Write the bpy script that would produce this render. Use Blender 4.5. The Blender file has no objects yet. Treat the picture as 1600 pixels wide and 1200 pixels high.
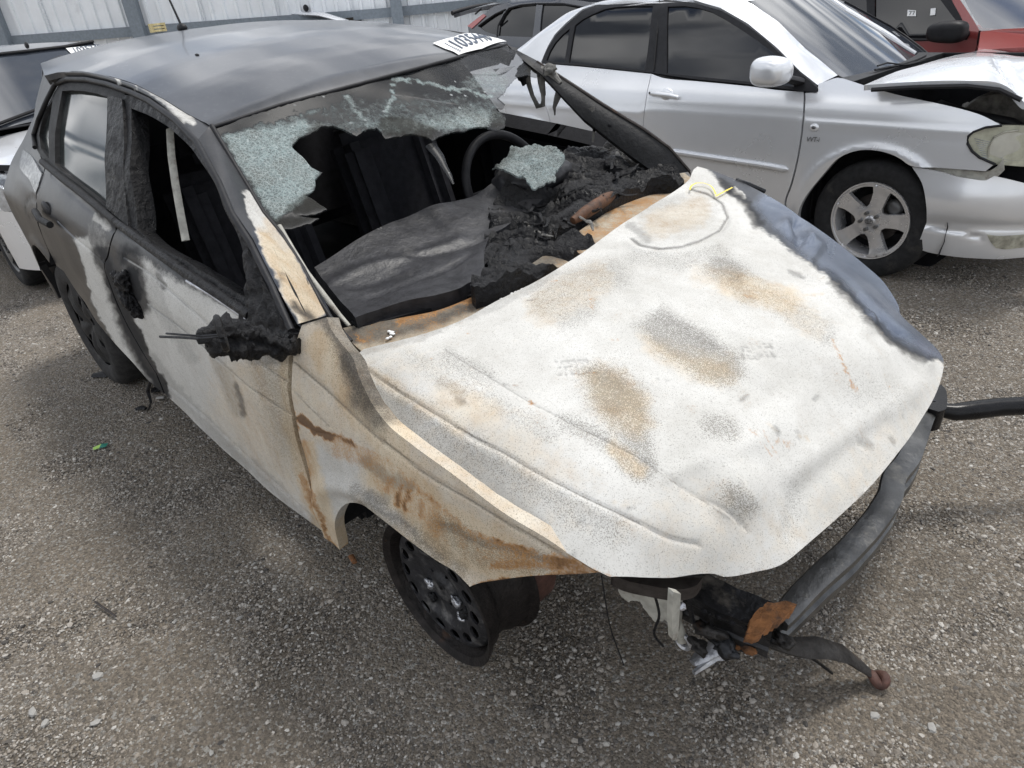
import bpy, bmesh, math, random
import numpy as np
from mathutils import Vector, Matrix, noise
from mathutils.geometry import delaunay_2d_cdt
random.seed(7); rng = np.random.default_rng(7)
scene = bpy.context.scene
COL = scene.collection

# ------------------------------------------------------------------ camera, world, sun, exposure
CAM_R = np.array([[0.7049204203266052, -0.29503766990155084, 0.6450116079154125],
                  [0.7040458584295093, 0.4013955280862396, -0.585833644698411],
                  [-0.08606178149920925, 0.8670838502540756, 0.4906719539506512]])
CAM_C = np.array([1.0784144941585911, -1.5039264994837453, 1.5712643751533912])
FPX = 1101.1225
cam = bpy.data.cameras.new('camera'); cam_o = bpy.data.objects.new('camera', cam); COL.objects.link(cam_o)
M4 = Matrix.Identity(4)
for i in range(3):
    for j in range(3): M4[i][j] = float(CAM_R[i, j])
    M4[i][3] = float(CAM_C[i])
cam_o.matrix_world = M4
cam.sensor_width = 36; cam.lens = 36 * FPX / 1600; cam.clip_start = .05; cam.clip_end = 400
scene.camera = cam_o

SUN_AZ, SUN_EL = math.radians(84), math.radians(70)      # direction towards the sun
world = bpy.data.worlds.new('World'); scene.world = world; world.use_nodes = True
wn, wl = world.node_tree.nodes, world.node_tree.links
wn.clear()
w_out = wn.new('ShaderNodeOutputWorld'); w_bg = wn.new('ShaderNodeBackground'); sky = wn.new('ShaderNodeTexSky')
sky.sky_type = 'NISHITA'; sky.sun_disc = False; sky.sun_elevation = SUN_EL; sky.sun_rotation = math.pi/2 - SUN_AZ
w_bg.inputs['Strength'].default_value = .135
tc = wn.new('ShaderNodeTexCoord'); sp = wn.new('ShaderNodeSeparateXYZ'); wl.new(tc.outputs['Generated'], sp.inputs[0])
def wmath(op, a, b=None):
    m = wn.new('ShaderNodeMath'); m.operation = op
    for i, v in enumerate((a, b)):
        if v is None: continue
        if isinstance(v, (int, float)): m.inputs[i].default_value = v
        else: wl.new(v, m.inputs[i])
    return m.outputs[0]
zc = wmath('ADD', wmath('MAXIMUM', sp.outputs[2], 0.0), .10)
cb = wn.new('ShaderNodeCombineXYZ')
wl.new(wmath('DIVIDE', sp.outputs[0], zc), cb.inputs[0]); wl.new(wmath('DIVIDE', sp.outputs[1], zc), cb.inputs[1])
mp = wn.new('ShaderNodeMapping'); mp.inputs['Rotation'].default_value = (0, 0, .6); mp.inputs['Scale'].default_value = (.8, 1.9, 1); mp.inputs['Location'].default_value=(7.3,4.2,0)
wl.new(cb.outputs[0], mp.inputs[0])
cn = wn.new('ShaderNodeTexNoise'); cn.inputs['Scale'].default_value = 1.0; cn.inputs['Detail'].default_value = 9; cn.inputs['Roughness'].default_value = .58; cn.inputs['Distortion'].default_value = .25
wl.new(mp.outputs[0], cn.inputs['Vector'])
cr = wn.new('ShaderNodeValToRGB'); cr.color_ramp.elements[0].position = .33; cr.color_ramp.elements[1].position = .50
wl.new(cn.outputs[0], cr.inputs[0])
cn2 = wn.new('ShaderNodeTexNoise'); cn2.inputs['Scale'].default_value = 1.9; cn2.inputs['Detail'].default_value = 8; cn2.inputs['Distortion'].default_value = .4
wl.new(mp.outputs[0], cn2.inputs['Vector'])
ccol = wn.new('ShaderNodeValToRGB')
ccol.color_ramp.elements[0].position = .42; ccol.color_ramp.elements[0].color = (2.5, 2.8, 3.3, 1)
ccol.color_ramp.elements[1].position = .64; ccol.color_ramp.elements[1].color = (17, 17, 17, 1)
wl.new(cn2.outputs[0], ccol.inputs[0])
wm = wn.new('ShaderNodeMix'); wm.data_type = 'RGBA'
wl.new(wmath('MULTIPLY', cr.outputs[0], .92), wm.inputs[0]); wl.new(sky.outputs[0], wm.inputs[6]); wl.new(ccol.outputs[0], wm.inputs[7])
wl.new(wm.outputs[2], w_bg.inputs[0]); wl.new(w_bg.outputs[0], w_out.inputs[0])

sun = bpy.data.lights.new('sun', 'SUN'); sun.energy = 2.5; sun.angle = math.radians(14); sun.color = (1, .965, .91)
sun_o = bpy.data.objects.new('sun', sun); COL.objects.link(sun_o)
sd = Vector((math.cos(SUN_EL)*math.cos(SUN_AZ), math.cos(SUN_EL)*math.sin(SUN_AZ), math.sin(SUN_EL)))
sun_o.rotation_euler = sd.to_track_quat('Z', 'Y').to_euler(); sun_o.location = (0, 0, 12)
vs = scene.view_settings; vs.view_transform = 'Standard'; vs.look = 'None'; vs.exposure = 0.08; vs.gamma = 1; vs.use_curve_mapping = False

# ------------------------------------------------------------------ frames and sight lines
def R3(rx, ry, rz):
    cx, sx, cy, sy, cz, sz = math.cos(rx), math.sin(rx), math.cos(ry), math.sin(ry), math.cos(rz), math.sin(rz)
    return np.array([[cz,-sz,0],[sz,cz,0],[0,0,1]]) @ np.array([[cy,0,sy],[0,1,0],[-sy,0,cy]]) @ np.array([[1,0,0],[0,cx,-sx],[0,sx,cx]])
FR = {'w': (np.eye(3), np.zeros(3)),
      'h': (R3(.02310634, .05559223, 0), np.array([0, 0, -.06217265])),      # burnt car: nose down on its bare rims
      'k': (R3(0, 0, -.04807801), np.array([-.19496524, 3.19338403, 0])),    # silver sedan
      'l': (R3(0, 0, 0), np.array([-4.85, .07, 0])),
      'd': (R3(0, 0, -.05), np.array([-3.2, 5.65, 0])),
      'r': (R3(0, 0, -.05), np.array([.2, 5.55, 0]))}
def rays(q, fr):
    q = np.atleast_2d(np.array(q, float)); R, T = FR[fr]
    d = np.stack([(q[:,0]-800)/FPX, -(q[:,1]-600)/FPX, -np.ones(len(q))], 1) @ CAM_R.T
    d /= np.linalg.norm(d, axis=1)[:, None]
    return R.T @ (CAM_C - T), d @ R
def proj(P, fr):
    R, T = FR[fr]; q = ((np.atleast_2d(P) @ R.T + T) - CAM_C) @ CAM_R
    z = np.minimum(q[:,2], -.05)
    return np.stack([800 + FPX*q[:,0]/-z, 600 - FPX*q[:,1]/-z], 1)
def at(px, py, ax, v, fr='w'):
    o, d = rays((px, py), fr); return o + d[0]*((v - o[ax])/d[0][ax])

class Surf:
    """one smooth body surface: kind 'r' y=-f(x,z) right side, 'l' y=+f(x,z), 't' z=f(x,y), 'p' x=f(y,z)"""
    def __init__(s, kind, f, fr, t0=.3, t1=9.): s.k, s.f, s.fr, s.t0, s.t1 = kind, f, fr, t0, t1
    def lift(s, A):
        A = np.atleast_2d(np.array(A, float)); a, b = A[:,0], A[:,1]; v = s.f(a, b)
        if s.k == 'r': return np.stack([a, -v, b], 1)
        if s.k == 'l': return np.stack([a, v, b], 1)
        if s.k == 'p': return np.stack([v, a, b], 1)
        return np.stack([a, b, v], 1)
    def par(s, P): return P[:, [0,2]] if s.k in 'rl' else (P[:, [1,2]] if s.k == 'p' else P[:, :2])
    def res(s, P):
        if s.k == 'r': return -(P[...,1] + s.f(P[...,0], P[...,2]))
        if s.k == 'l': return P[...,1] - s.f(P[...,0], P[...,2])
        if s.k == 'p': return P[...,0] - s.f(P[...,1], P[...,2])
        return P[...,2] - s.f(P[...,0], P[...,1])
    def hit(s, q):
        o, D = rays(q, s.fr); ts = np.arange(s.t0, s.t1, .015); out = []
        for d in D:
            P = o + d*ts[:, None]; r = s.res(P); k = np.where((r[:-1] > 0) & (r[1:] <= 0))[0]
            if len(k) == 0:
                j = int(np.argmin(np.abs(r))); out.append(P[j]); continue
            a, b = ts[k[0]], ts[k[0]+1]
            for _ in range(22):
                m = (a+b)/2
                if s.res((o + d*m)[None])[0] > 0: a = m
                else: b = m
            out.append(o + d*b)
        return s.par(np.array(out))
    def normal(s, A):
        A = np.atleast_2d(A); e = .004
        du = s.lift(A + [e, 0]) - s.lift(A - [e, 0]); dv = s.lift(A + [0, e]) - s.lift(A - [0, e])
        n = np.cross(du, dv); n /= np.linalg.norm(n, axis=1)[:, None] + 1e-12
        sg = {'r': -n[:,1], 'l': n[:,1], 't': n[:,2], 'p': n[:,0]}[s.k]
        return n * np.where(sg < 0, -1, 1)[:, None]
    def params(s, pts):
        """pixels (x, y) or ('p', a, b) surface coordinates"""
        px = [(i, p) for i, p in enumerate(pts) if p[0] != 'p']; out = np.zeros((len(pts), 2))
        if px:
            h = s.hit([p for _, p in px])
            for (i, _), v in zip(px, h): out[i] = v
        for i, p in enumerate(pts):
            if p[0] == 'p': out[i] = p[1:]
        return out
    def p3(s, pts, off=0.0):
        A = s.params(pts); return s.lift(A) + s.normal(A)*off

def smooth_poly(A, closed=True, corner=42, sub=5):
    A = np.array(A, float); n = len(A); out = []
    def crn(i):
        if not closed and i in (0, n-1): return True
        u = A[i]-A[i-1]; v = A[(i+1) % n]-A[i]; c = (u@v)/(np.linalg.norm(u)*np.linalg.norm(v)+1e-12)
        return c < math.cos(math.radians(corner))
    C_ = [crn(i) for i in range(n)]
    for i in range(n if closed else n-1):
        p1, p2 = A[i], A[(i+1) % n]
        p0 = A[i-1] if not C_[i] else p1 + (p1-p2)
        p3 = A[(i+2) % n] if not C_[(i+1) % n] else p2 + (p2-p1)
        L = np.linalg.norm(p2-p1)
        m1 = (p2-p0); m2 = (p3-p1)
        m1 = m1/(np.linalg.norm(m1)+1e-12)*L; m2 = m2/(np.linalg.norm(m2)+1e-12)*L
        for k in range(sub):
            t = k/sub; t2, t3 = t*t, t*t*t
            out.append((2*t3-3*t2+1)*p1 + (t3-2*t2+t)*m1 + (-2*t3+3*t2)*p2 + (t3-t2)*m2)
    if not closed: out.append(A[-1])
    return np.array(out)
def resample(A, h, closed=True):
    B = np.vstack([A, A[:1]]) if closed else A
    out = []
    for i in range(len(B)-1):
        L = np.linalg.norm(B[i+1]-B[i])
        if L < 1e-7: continue
        k = max(1, int(round(L/h)))
        for j in range(k): out.append(B[i] + (B[i+1]-B[i])*j/k)
    if not closed: out.append(B[-1])
    O = [out[0]]
    for p in out[1:]:
        if np.linalg.norm(p-O[-1]) > h*.25: O.append(p)
    if closed and len(O) > 3 and np.linalg.norm(O[-1]-O[0]) < h*.25: O.pop()
    return np.array(O)
def inside(P, poly):
    x, y = P[:,0], P[:,1]; r = np.zeros(len(P), bool); j = len(poly)-1
    for i in range(len(poly)):
        xi, yi = poly[i]; xj, yj = poly[j]
        if yi != yj:
            c = ((yi > y) != (yj > y)) & (x < (xj-xi)*(y-yi)/(yj-yi)+xi); r ^= c
        j = i
    return r
def dist_poly(P, L, closed=False):
    L = np.array(L, float)
    if closed: L = np.vstack([L, L[:1]])
    best = np.full(len(P), 1e9)
    if len(L) == 1: return np.linalg.norm(P-L[0], axis=1)
    for a, b in zip(L[:-1], L[1:]):
        ab = b-a; t = np.clip(((P-a)@ab)/(ab@ab+1e-12), 0, 1)
        best = np.minimum(best, np.linalg.norm(P-(a+t[:,None]*ab), axis=1))
    return best
def inset(A, d):
    n = len(A); area = .5*np.sum(A[:,0]*np.roll(A[:,1],-1)-np.roll(A[:,0],-1)*A[:,1]); s = 1 if area > 0 else -1
    t = np.roll(A,-1,0)-np.roll(A,1,0); t /= np.linalg.norm(t,axis=1)[:,None]+1e-12
    return A + np.stack([-t[:,1], t[:,0]],1)*s*d

# ------------------------------------------------------------------ objects
def empty(name, fr='w', label=None, cat=None, group=None, loc=None):
    o = bpy.data.objects.new(name, None); COL.objects.link(o); R, T = FR[fr]
    m = Matrix.Identity(4)
    for i in range(3):
        for j in range(3): m[i][j] = float(R[i,j])
        m[i][3] = float((T if loc is None else loc)[i])
    o.matrix_world = m; o.empty_display_size = .2
    if label: o['label'] = label
    if cat: o['category'] = cat
    if group: o['group'] = group
    return o
def mesh_obj(name, V, F, mat=None, parent=None, smooth=True, label=None, attrs=None, flat_from=None, angle=None):
    me = bpy.data.meshes.new(name); me.from_pydata([tuple(map(float, v)) for v in V], [], [tuple(int(i) for i in f) for f in F]); me.update()
    o = bpy.data.objects.new(name, me); COL.objects.link(o)
    if mat: me.materials.append(mat)
    if smooth:
        me.polygons.foreach_set('use_smooth', [True]*len(me.polygons))
        if flat_from is not None:
            for i in range(flat_from, len(me.polygons)): me.polygons[i].use_smooth = False
    if angle: me.set_sharp_from_angle(angle=math.radians(angle))
    if attrs:
        for k, v in attrs.items():
            a = me.attributes.new(k, 'FLOAT', 'POINT'); a.data.foreach_set('value', np.asarray(v, np.float32))
    if parent: o.parent = parent
    if label: o['label'] = label
    return o
def paint_px(Q, ops, keys):
    out = {k: np.zeros(len(Q)) for k in keys}
    W = Q.copy()
    for i in range(len(Q)):
        a = noise.noise_vector(Vector((Q[i,0]*.022, Q[i,1]*.022, 0))); b = noise.noise_vector(Vector((Q[i,0]*.075, Q[i,1]*.075, 4))); c = noise.noise_vector(Vector((Q[i,0]*.21, Q[i,1]*.21, 8)))
        W[i,0] += 5*a[0]+3.5*b[0]+3.5*c[0]; W[i,1] += 5*a[1]+3.5*b[1]+3.5*c[1]
    for op in ops:
        a, kind, pts, r, v = op[:5]; sft = op[5] if len(op) > 5 else r
        if kind == 'set': out[a][:] = v; continue
        if kind == 'line': m = np.clip(1 - (dist_poly(W if r > 3 else Q, pts)-r*.35)/(r*.85), 0, 1); m = m*m*(3-2*m)
        else:
            d = dist_poly(Q if r == 0 else W, pts, True); ins = inside(Q if r == 0 else W, pts); sd_ = np.where(ins, d, -d); m = np.clip(.5 + sd_/max(sft, 1), 0, 1)
        out[a] = out[a]*(1-m) + v*m
    return out
def patch(name, S, out, h, mat, parent, skirt=.006, gap=0.0, holes=(), off=0.0, disp=None, paint=None, keys=(), label=None, smooth_out=True, sub=4, mirror=False, jag=0, feat=()):
    A = S.params(out)
    if smooth_out: A = smooth_poly(A, sub=sub)
    A = resample(A, h)
    if gap: A = inset(A, gap)
    if jag: A = A + rng.normal(0, jag, A.shape)
    HB = []
    for hp in holes:
        B = S.params(hp) if not isinstance(hp, np.ndarray) else hp
        if not isinstance(hp, np.ndarray) and smooth_out: B = smooth_poly(B, sub=sub)
        HB.append(resample(B, h))
    lo, hi = A.min(0), A.max(0)
    gx, gy = np.meshgrid(np.arange(lo[0]+h*.5, hi[0], h), np.arange(lo[1]+h*.5, hi[1], h), indexing='ij')
    G = np.stack([gx.ravel(), gy.ravel()], 1); G[:,0] += (np.arange(len(G)) % 2)*h*.02
    k = inside(G, A) & (dist_poly(G, A, True) > h*.45)
    for B in HB: k &= ~inside(G, B) & (dist_poly(G, B, True) > h*.45)
    G = G[k]
    for fl_ in feat:
        L_ = resample(smooth_poly(S.params(fl_), closed=False), .006, closed=False); T_ = np.gradient(L_, axis=0); T_ /= np.linalg.norm(T_, axis=1)[:,None]+1e-9; Nn = np.stack([-T_[:,1], T_[:,0]], 1)
        G = G[dist_poly(G, L_) > .0085]; X = np.vstack([L_+Nn*w_ for w_ in (0, .003, -.003, .0065, -.0065)])
        X = X[inside(X, A) & (dist_poly(X, A, True) > .003)]
        if len(G): G = np.vstack([G, X])
    P2 = np.vstack([A]+HB+[G]); E = []; s = 0; loops = []
    for B in [A]+HB:
        n = len(B); E += [(s+i, s+(i+1) % n) for i in range(n)]; loops.append((s, n)); s += n
    v2, e2, f2, ov, oe, of = delaunay_2d_cdt([Vector(p) for p in P2.tolist()], E, [], 0, 1e-7)
    v2 = np.array([tuple(v) for v in v2]); f2 = np.array(f2); cen = v2[f2].mean(1)
    keep = inside(cen, A)
    for B in HB: keep &= ~inside(cen, B)
    f2 = f2[keep]
    P = S.lift(v2); N = S.normal(v2)
    if off: P = P + N*off
    if disp is not None: P = P + N*disp(P, v2)[:, None]
    # orient triangles along N
    tn = np.cross(P[f2[:,1]]-P[f2[:,0]], P[f2[:,2]]-P[f2[:,0]]); fl = np.einsum('ij,ij->i', tn, N[f2[:,0]]) < 0
    f2[fl] = f2[fl][:, ::-1]
    V = P.tolist(); F = f2.tolist(); nf = len(F)
    attrs = None; Q = proj(P, S.fr) if paint is not None else None
    extra = []
    if skirt:
        # find boundary edges
        cnt = {}
        for t in F:
            for a, b in ((t[0],t[1]),(t[1],t[2]),(t[2],t[0])): cnt[(a,b)] = 1
        bd = [(a,b) for (a,b) in cnt if (b,a) not in cnt]
        top = {}; bot = {}
        for a, b in bd:
            for v in (a, b):
                if v not in top:
                    top[v] = len(V); V.append(V[v]); extra.append(v); bot[v] = len(V); V.append((P[v]-N[v]*skirt).tolist()); extra.append(v)
            F.append([top[b], top[a], bot[a], bot[b]])
    if paint is not None:
        attrs = paint_px(Q, paint, keys)
        if extra: attrs = {k_: np.concatenate([v, v[extra]]) for k_, v in attrs.items()}
    if mirror:
        V = [(v[0], -v[1], v[2]) for v in V]; F = [f[::-1] for f in F]
    o = mesh_obj(name, V, F, mat, parent, attrs=attrs, flat_from=nf, label=label)
    if disp is None or S.fr == 'k':
        if disp is None: NN = N.copy()
        else:
            e = .004
            def dp(B): Pb = S.lift(B); return Pb + S.normal(B)*disp(Pb, B)[:, None]
            NN = np.cross(dp(v2+[e,0])-dp(v2-[e,0]), dp(v2+[0,e])-dp(v2-[0,e])); NN /= np.linalg.norm(NN, axis=1)[:,None]+1e-12
            NN *= np.where(np.einsum('ij,ij->i', NN, N) < 0, -1, 1)[:,None]
        if mirror: NN = NN*[1,-1,1]
        full = np.zeros((len(V), 3)); full[:len(NN)] = NN
        o.data.normals_split_custom_set_from_vertices(full.tolist())
    return o
def tube(name, P, r, mat, parent, n=8, cap=True, smooth=True, closed=False, label=None, flat=1.0):
    P = np.array(P, float); m = len(P); rr = r if hasattr(r, '__len__') else [r]*m
    V = []; F = []; up = np.array([0,0,1.])
    for i in range(m):
        t = P[min(i+1, m-1)] - P[max(i-1, 0)] if not closed else P[(i+1) % m]-P[i-1]
        t = t/(np.linalg.norm(t)+1e-12); u = np.cross(up, t)
        if np.linalg.norm(u) < .1: u = np.cross([0,1,0], t)
        u /= np.linalg.norm(u); w = np.cross(t, u)
        for k in range(n):
            a = 2*math.pi*k/n; V.append(P[i] + u*math.cos(a)*rr[i] + w*math.sin(a)*rr[i]*flat)
    for i in range(m if closed else m-1):
        for k in range(n):
            a, b = i*n+k, i*n+(k+1) % n; c, d = ((i+1) % m)*n+(k+1) % n, ((i+1) % m)*n+k; F.append((a, b, c, d))
    if cap and not closed: F.append(tuple(range(n))[::-1]); F.append(tuple((m-1)*n+k for k in range(n)))
    return mesh_obj(name, V, F, mat, parent, smooth=smooth, label=label, angle=50)
def lathe(name, prof, mat, parent, loc=(0,0,0), n=48, axis=1, flip=1, label=None, attrs=None):
    """prof: (radius, offset along axis y)"""
    V = []; F = []
    for r, d in prof:
        for k in range(n):
            a = 2*math.pi*k/n; V.append((loc[0]+r*math.cos(a), loc[1]+d*flip, loc[2]+r*math.sin(a)))
    for i in range(len(prof)-1):
        for k in range(n):
            F.append((i*n+k, i*n+(k+1) % n, (i+1)*n+(k+1) % n, (i+1)*n+k))
    return mesh_obj(name, V, F, mat, parent, label=label, angle=35)
def box(name, lo, hi, mat, parent=None, bev=.0, label=None, rot=None, loc=None):
    bm = bmesh.new(); bmesh.ops.create_cube(bm, size=1)
    lo, hi = np.array(lo), np.array(hi); c = (lo+hi)/2; s = hi-lo
    for v in bm.verts: v.co = Vector((v.co.x*s[0], v.co.y*s[1], v.co.z*s[2]))
    if bev: bmesh.ops.bevel(bm, geom=bm.edges[:], offset=bev, segments=2, affect='EDGES')
    me = bpy.data.meshes.new(name); bm.to_mesh(me); bm.free(); me.materials.append(mat)
    o = bpy.data.objects.new(name, me); COL.objects.link(o); o.location = c
    if rot: o.rotation_euler = rot
    if parent: o.parent = parent
    if label: o['label'] = label
    return o
def loft(name, A, B, mat, parent, n=24, m=6, bulge=.01, nrm=None, paint=None, keys=(), fr='h', label=None, mirror=False, back=0.02):
    """strip between two 3D polylines, bulged outward"""
    A = resample_n(A, n); B = resample_n(B, n); V = []; F = []
    for i in range(n):
        for j in range(m+1):
            t = j/m; p = A[i]*(1-t)+B[i]*t
            p = p + np.array(nrm)*bulge*math.sin(math.pi*t)*min(1, 5*i/n, 5*(n-1-i)/n)
            V.append(p)
    for i in range(n-1):
        for j in range(m): F.append((i*(m+1)+j, i*(m+1)+j+1, (i+1)*(m+1)+j+1, (i+1)*(m+1)+j))
    V = np.array(V); nf = len(F)
    if back:
        base = len(V); nn = np.array(nrm)*back; E = np.array([V[i*(m+1)] for i in range(n)]); E2 = np.array([V[i*(m+1)+m] for i in range(n)])
        V = np.vstack([V, E, E-nn, E2, E2-nn])
        for i in range(n-1):
            F.append((base+i, base+i+1, base+n+i+1, base+n+i)); F.append((base+2*n+i, base+2*n+i+1, base+3*n+i+1, base+3*n+i))
    attrs = paint_px(proj(V, fr), paint, keys) if paint is not None else None
    if mirror: V = V*[1,-1,1]
    return mesh_obj(name, V, F, mat, parent, attrs=attrs, label=label, flat_from=nf)
def resample_n(A, n):
    A = np.array(A, float); L = np.concatenate([[0], np.cumsum(np.linalg.norm(np.diff(A, axis=0), axis=1))]); t = np.linspace(0, L[-1], n)
    return np.stack([np.interp(t, L, A[:,i]) for i in range(A.shape[1])], 1)
def lump(name, c, rad, mat, parent, amp=.35, sc=8., sub=4, seed=0, label=None):
    bm = bmesh.new(); bmesh.ops.create_icosphere(bm, subdivisions=sub, radius=1)
    for v in bm.verts:
        d = v.co.normalized(); k = noise.fractal(Vector((d.x*rad[0]*sc+seed, d.y*rad[1]*sc, d.z*rad[2]*sc)), .7, 2.1, 5)
        k2 = abs(noise.noise(Vector((d.x*rad[0]*sc*2.3+seed*2, d.y*rad[1]*sc*2.3, d.z*rad[2]*sc*2.3))))
        s = 1 + amp*k - amp*.9*k2
        v.co = Vector((c[0]+d.x*rad[0]*s, c[1]+d.y*rad[1]*s, c[2]+d.z*rad[2]*s))
    me = bpy.data.meshes.new(name); bm.to_mesh(me); bm.free(); me.materials.append(mat)
    me.polygons.foreach_set('use_smooth', [True]*len(me.polygons))
    o = bpy.data.objects.new(name, me); COL.objects.link(o); o.parent = parent
    if label: o['label'] = label
    return o
def rbox(name, c, half, mat, parent, p=3.2, sub=4, rot=0, taper=0, label=None):
    """superellipsoid: a soft-cornered box"""
    bm = bmesh.new(); bmesh.ops.create_icosphere(bm, subdivisions=sub, radius=1)
    for v in bm.verts:
        d = v.co.normalized(); k = (abs(d.x)**p+abs(d.y)**p+abs(d.z)**p)**(-1/p); q = d*k; x = q.x*half[0]; z = q.z*half[2]*(1-taper*q.x)
        v.co = Vector((c[0]+x*math.cos(rot)-q.y*half[1]*math.sin(rot), c[1]+x*math.sin(rot)+q.y*half[1]*math.cos(rot), c[2]+z))
    me = bpy.data.meshes.new(name); bm.to_mesh(me); bm.free(); me.materials.append(mat); me.polygons.foreach_set('use_smooth', [True]*len(me.polygons))
    o = bpy.data.objects.new(name, me); COL.objects.link(o); o.parent = parent
    if label: o['label'] = label
    return o
def merge_into(objs, name, parent, label=None):
    """join meshes of one part"""
    bm = bmesh.new(); mats = []
    for o in objs:
        me = o.data; idx = []
        for m in me.materials:
            if m not in mats: mats.append(m)
            idx.append(mats.index(m))
        n0 = len(bm.faces); bm.from_mesh(me); bm.faces.ensure_lookup_table(); bm.verts.ensure_lookup_table()
        mw = o.matrix_basis
        for f in bm.faces[n0:]: f.material_index = idx[f.material_index] if idx else 0
        if mw != Matrix.Identity(4):
            vs_ = set(v for f in bm.faces[n0:] for v in f.verts)
            for v in vs_: v.co = mw @ v.co
    me = bpy.data.meshes.new(name); bm.to_mesh(me); bm.free()
    for m in mats: me.materials.append(m)
    for o in objs: bpy.data.objects.remove(o)
    o = bpy.data.objects.new(name, me); COL.objects.link(o); o.parent = parent
    if label: o['label'] = label
    return o
def text_on(name, txt, quad, S, mat, parent, off=.003, font_scale=None, aspect=None, shear=0):
    """flat lettering laid on a surface; quad = pixels bl, br, tr, tl"""
    cu = bpy.data.curves.new(name, 'FONT'); cu.body = txt; cu.size = 1; cu.resolution_u = 3; cu.shear = shear; cu.offset = .012
    o = bpy.data.objects.new(name, cu); COL.objects.link(o)
    dg = bpy.context.evaluated_depsgraph_get(); dg.update(); me = bpy.data.meshes.new_from_object(o.evaluated_get(dg))
    co = np.array([v.co[:] for v in me.vertices]); bpy.data.objects.remove(o)
    u = (co[:,0]-co[:,0].min())/np.ptp(co[:,0]); v = (co[:,1]-co[:,1].min())/np.ptp(co[:,1])
    A = S.params(quad); q = (A[0][None]*((1-u)*(1-v))[:,None] + A[1][None]*(u*(1-v))[:,None] + A[2][None]*(u*v)[:,None] + A[3][None]*((1-u)*v)[:,None])
    P = S.lift(q) + S.normal(q)*off
    F = [tuple(p.vertices) for p in me.polygons]
    return mesh_obj(name, P, F, mat, parent, smooth=False)

# ------------------------------------------------------------------ materials
def mat_new(name):
    m = bpy.data.materials.new(name); m.use_nodes = True; nt = m.node_tree; b = nt.nodes['Principled BSDF']; return m, nt, b
class NT:
    def __init__(s, nt): s.nt = nt; s.n = nt.nodes; s.l = nt.links
    def link(s, v, sock):
        if isinstance(v, (int, float)): sock.default_value = v
        elif isinstance(v, (tuple, list)): sock.default_value = tuple(v) + ((1,) if len(v) == 3 and len(sock.default_value) == 4 else ())
        else: s.l.new(v, sock)
    def math(s, op, a, b=None, clamp=False):
        m = s.n.new('ShaderNodeMath'); m.operation = op; m.use_clamp = clamp; s.link(a, m.inputs[0])
        if b is not None: s.link(b, m.inputs[1])
        return m.outputs[0]
    def ramp(s, v, lo, hi):     # clamp((v-lo)/(hi-lo))
        m = s.n.new('ShaderNodeMapRange'); m.inputs[1].default_value = lo; m.inputs[2].default_value = hi; s.link(v, m.inputs[0]); return m.outputs[0]
    def mix(s, f, a, b):
        m = s.n.new('ShaderNodeMix'); m.data_type = 'RGBA'; s.link(f, m.inputs[0]); s.link(a, m.inputs[6]); s.link(b, m.inputs[7]); return m.outputs[2]
    def mixf(s, f, a, b):
        m = s.n.new('ShaderNodeMix'); s.link(f, m.inputs[0]); s.link(a, m.inputs[2]); s.link(b, m.inputs[3]); return m.outputs[0]
    def coord(s, scale=(1,1,1), rot=(0,0,0)):
        t = s.n.new('ShaderNodeTexCoord'); m = s.n.new('ShaderNodeMapping'); m.inputs['Scale'].default_value = scale; m.inputs['Rotation'].default_value = rot; s.l.new(t.outputs['Object'], m.inputs[0]); return m.outputs[0]
    def noise(s, sc, det=4, rough=.5, vec=None, dist=0):
        t = s.n.new('ShaderNodeTexNoise'); t.inputs['Scale'].default_value = sc; t.inputs['Detail'].default_value = det; t.inputs['Roughness'].default_value = rough; t.inputs['Distortion'].default_value = dist
        s.l.new(vec if vec is not None else s.coord(), t.inputs['Vector']); return t.outputs[0]
    def vor(s, sc, feat='F1', out=0, vec=None):
        t = s.n.new('ShaderNodeTexVoronoi'); t.feature = feat; t.inputs['Scale'].default_value = sc
        s.l.new(vec if vec is not None else s.coord(), t.inputs['Vector']); return t.outputs[out]
    def attr(s, name, typ='GEOMETRY'):
        a = s.n.new('ShaderNodeAttribute'); a.attribute_name = name; a.attribute_type = typ; return a.outputs['Fac']
    def bump(s, h, st=.3, dist=.01, nrm=None):
        b = s.n.new('ShaderNodeBump'); b.inputs['Strength'].default_value = st; b.inputs['Distance'].default_value = dist; s.link(h, b.inputs['Height'])
        if nrm is not None: s.l.new(nrm, b.inputs['Normal'])
        return b.outputs[0]
def simple(name, col, rough=.5, metal=0, bumpy=None, vary=0, coat=0, dirt=None, spec=None, scale=30):
    m, nt, b = mat_new(name); k = NT(nt); c = col
    if vary:
        n = k.noise(scale, 6, .6); c = k.mix(k.ramp(n, .3, .7), tuple(x*(1-vary) for x in col), tuple(min(1, x*(1+vary)) for x in col))
    if dirt:
        n = k.noise(dirt[2] if len(dirt) > 2 else 6, 8, .65); c = k.mix(k.ramp(n, dirt[1], dirt[1]+.18), c, dirt[0])
    k.link(c, b.inputs['Base Color']); b.inputs['Metallic'].default_value = metal
    rn = k.noise(scale*.7, 5, .6); k.link(k.mixf(rn, max(0, rough-.12), min(1, rough+.12)), b.inputs['Roughness'])
    if coat: b.inputs['Coat Weight'].default_value = coat; b.inputs['Coat Roughness'].default_value = .04
    if spec is None and max(col) < .07: spec = .24
    if spec is not None: b.inputs['Specular IOR Level'].default_value = spec
    if bumpy: k.link(k.bump(k.noise(bumpy[0], 6, .6), bumpy[1], .01), b.inputs['Normal'])
    return m

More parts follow.
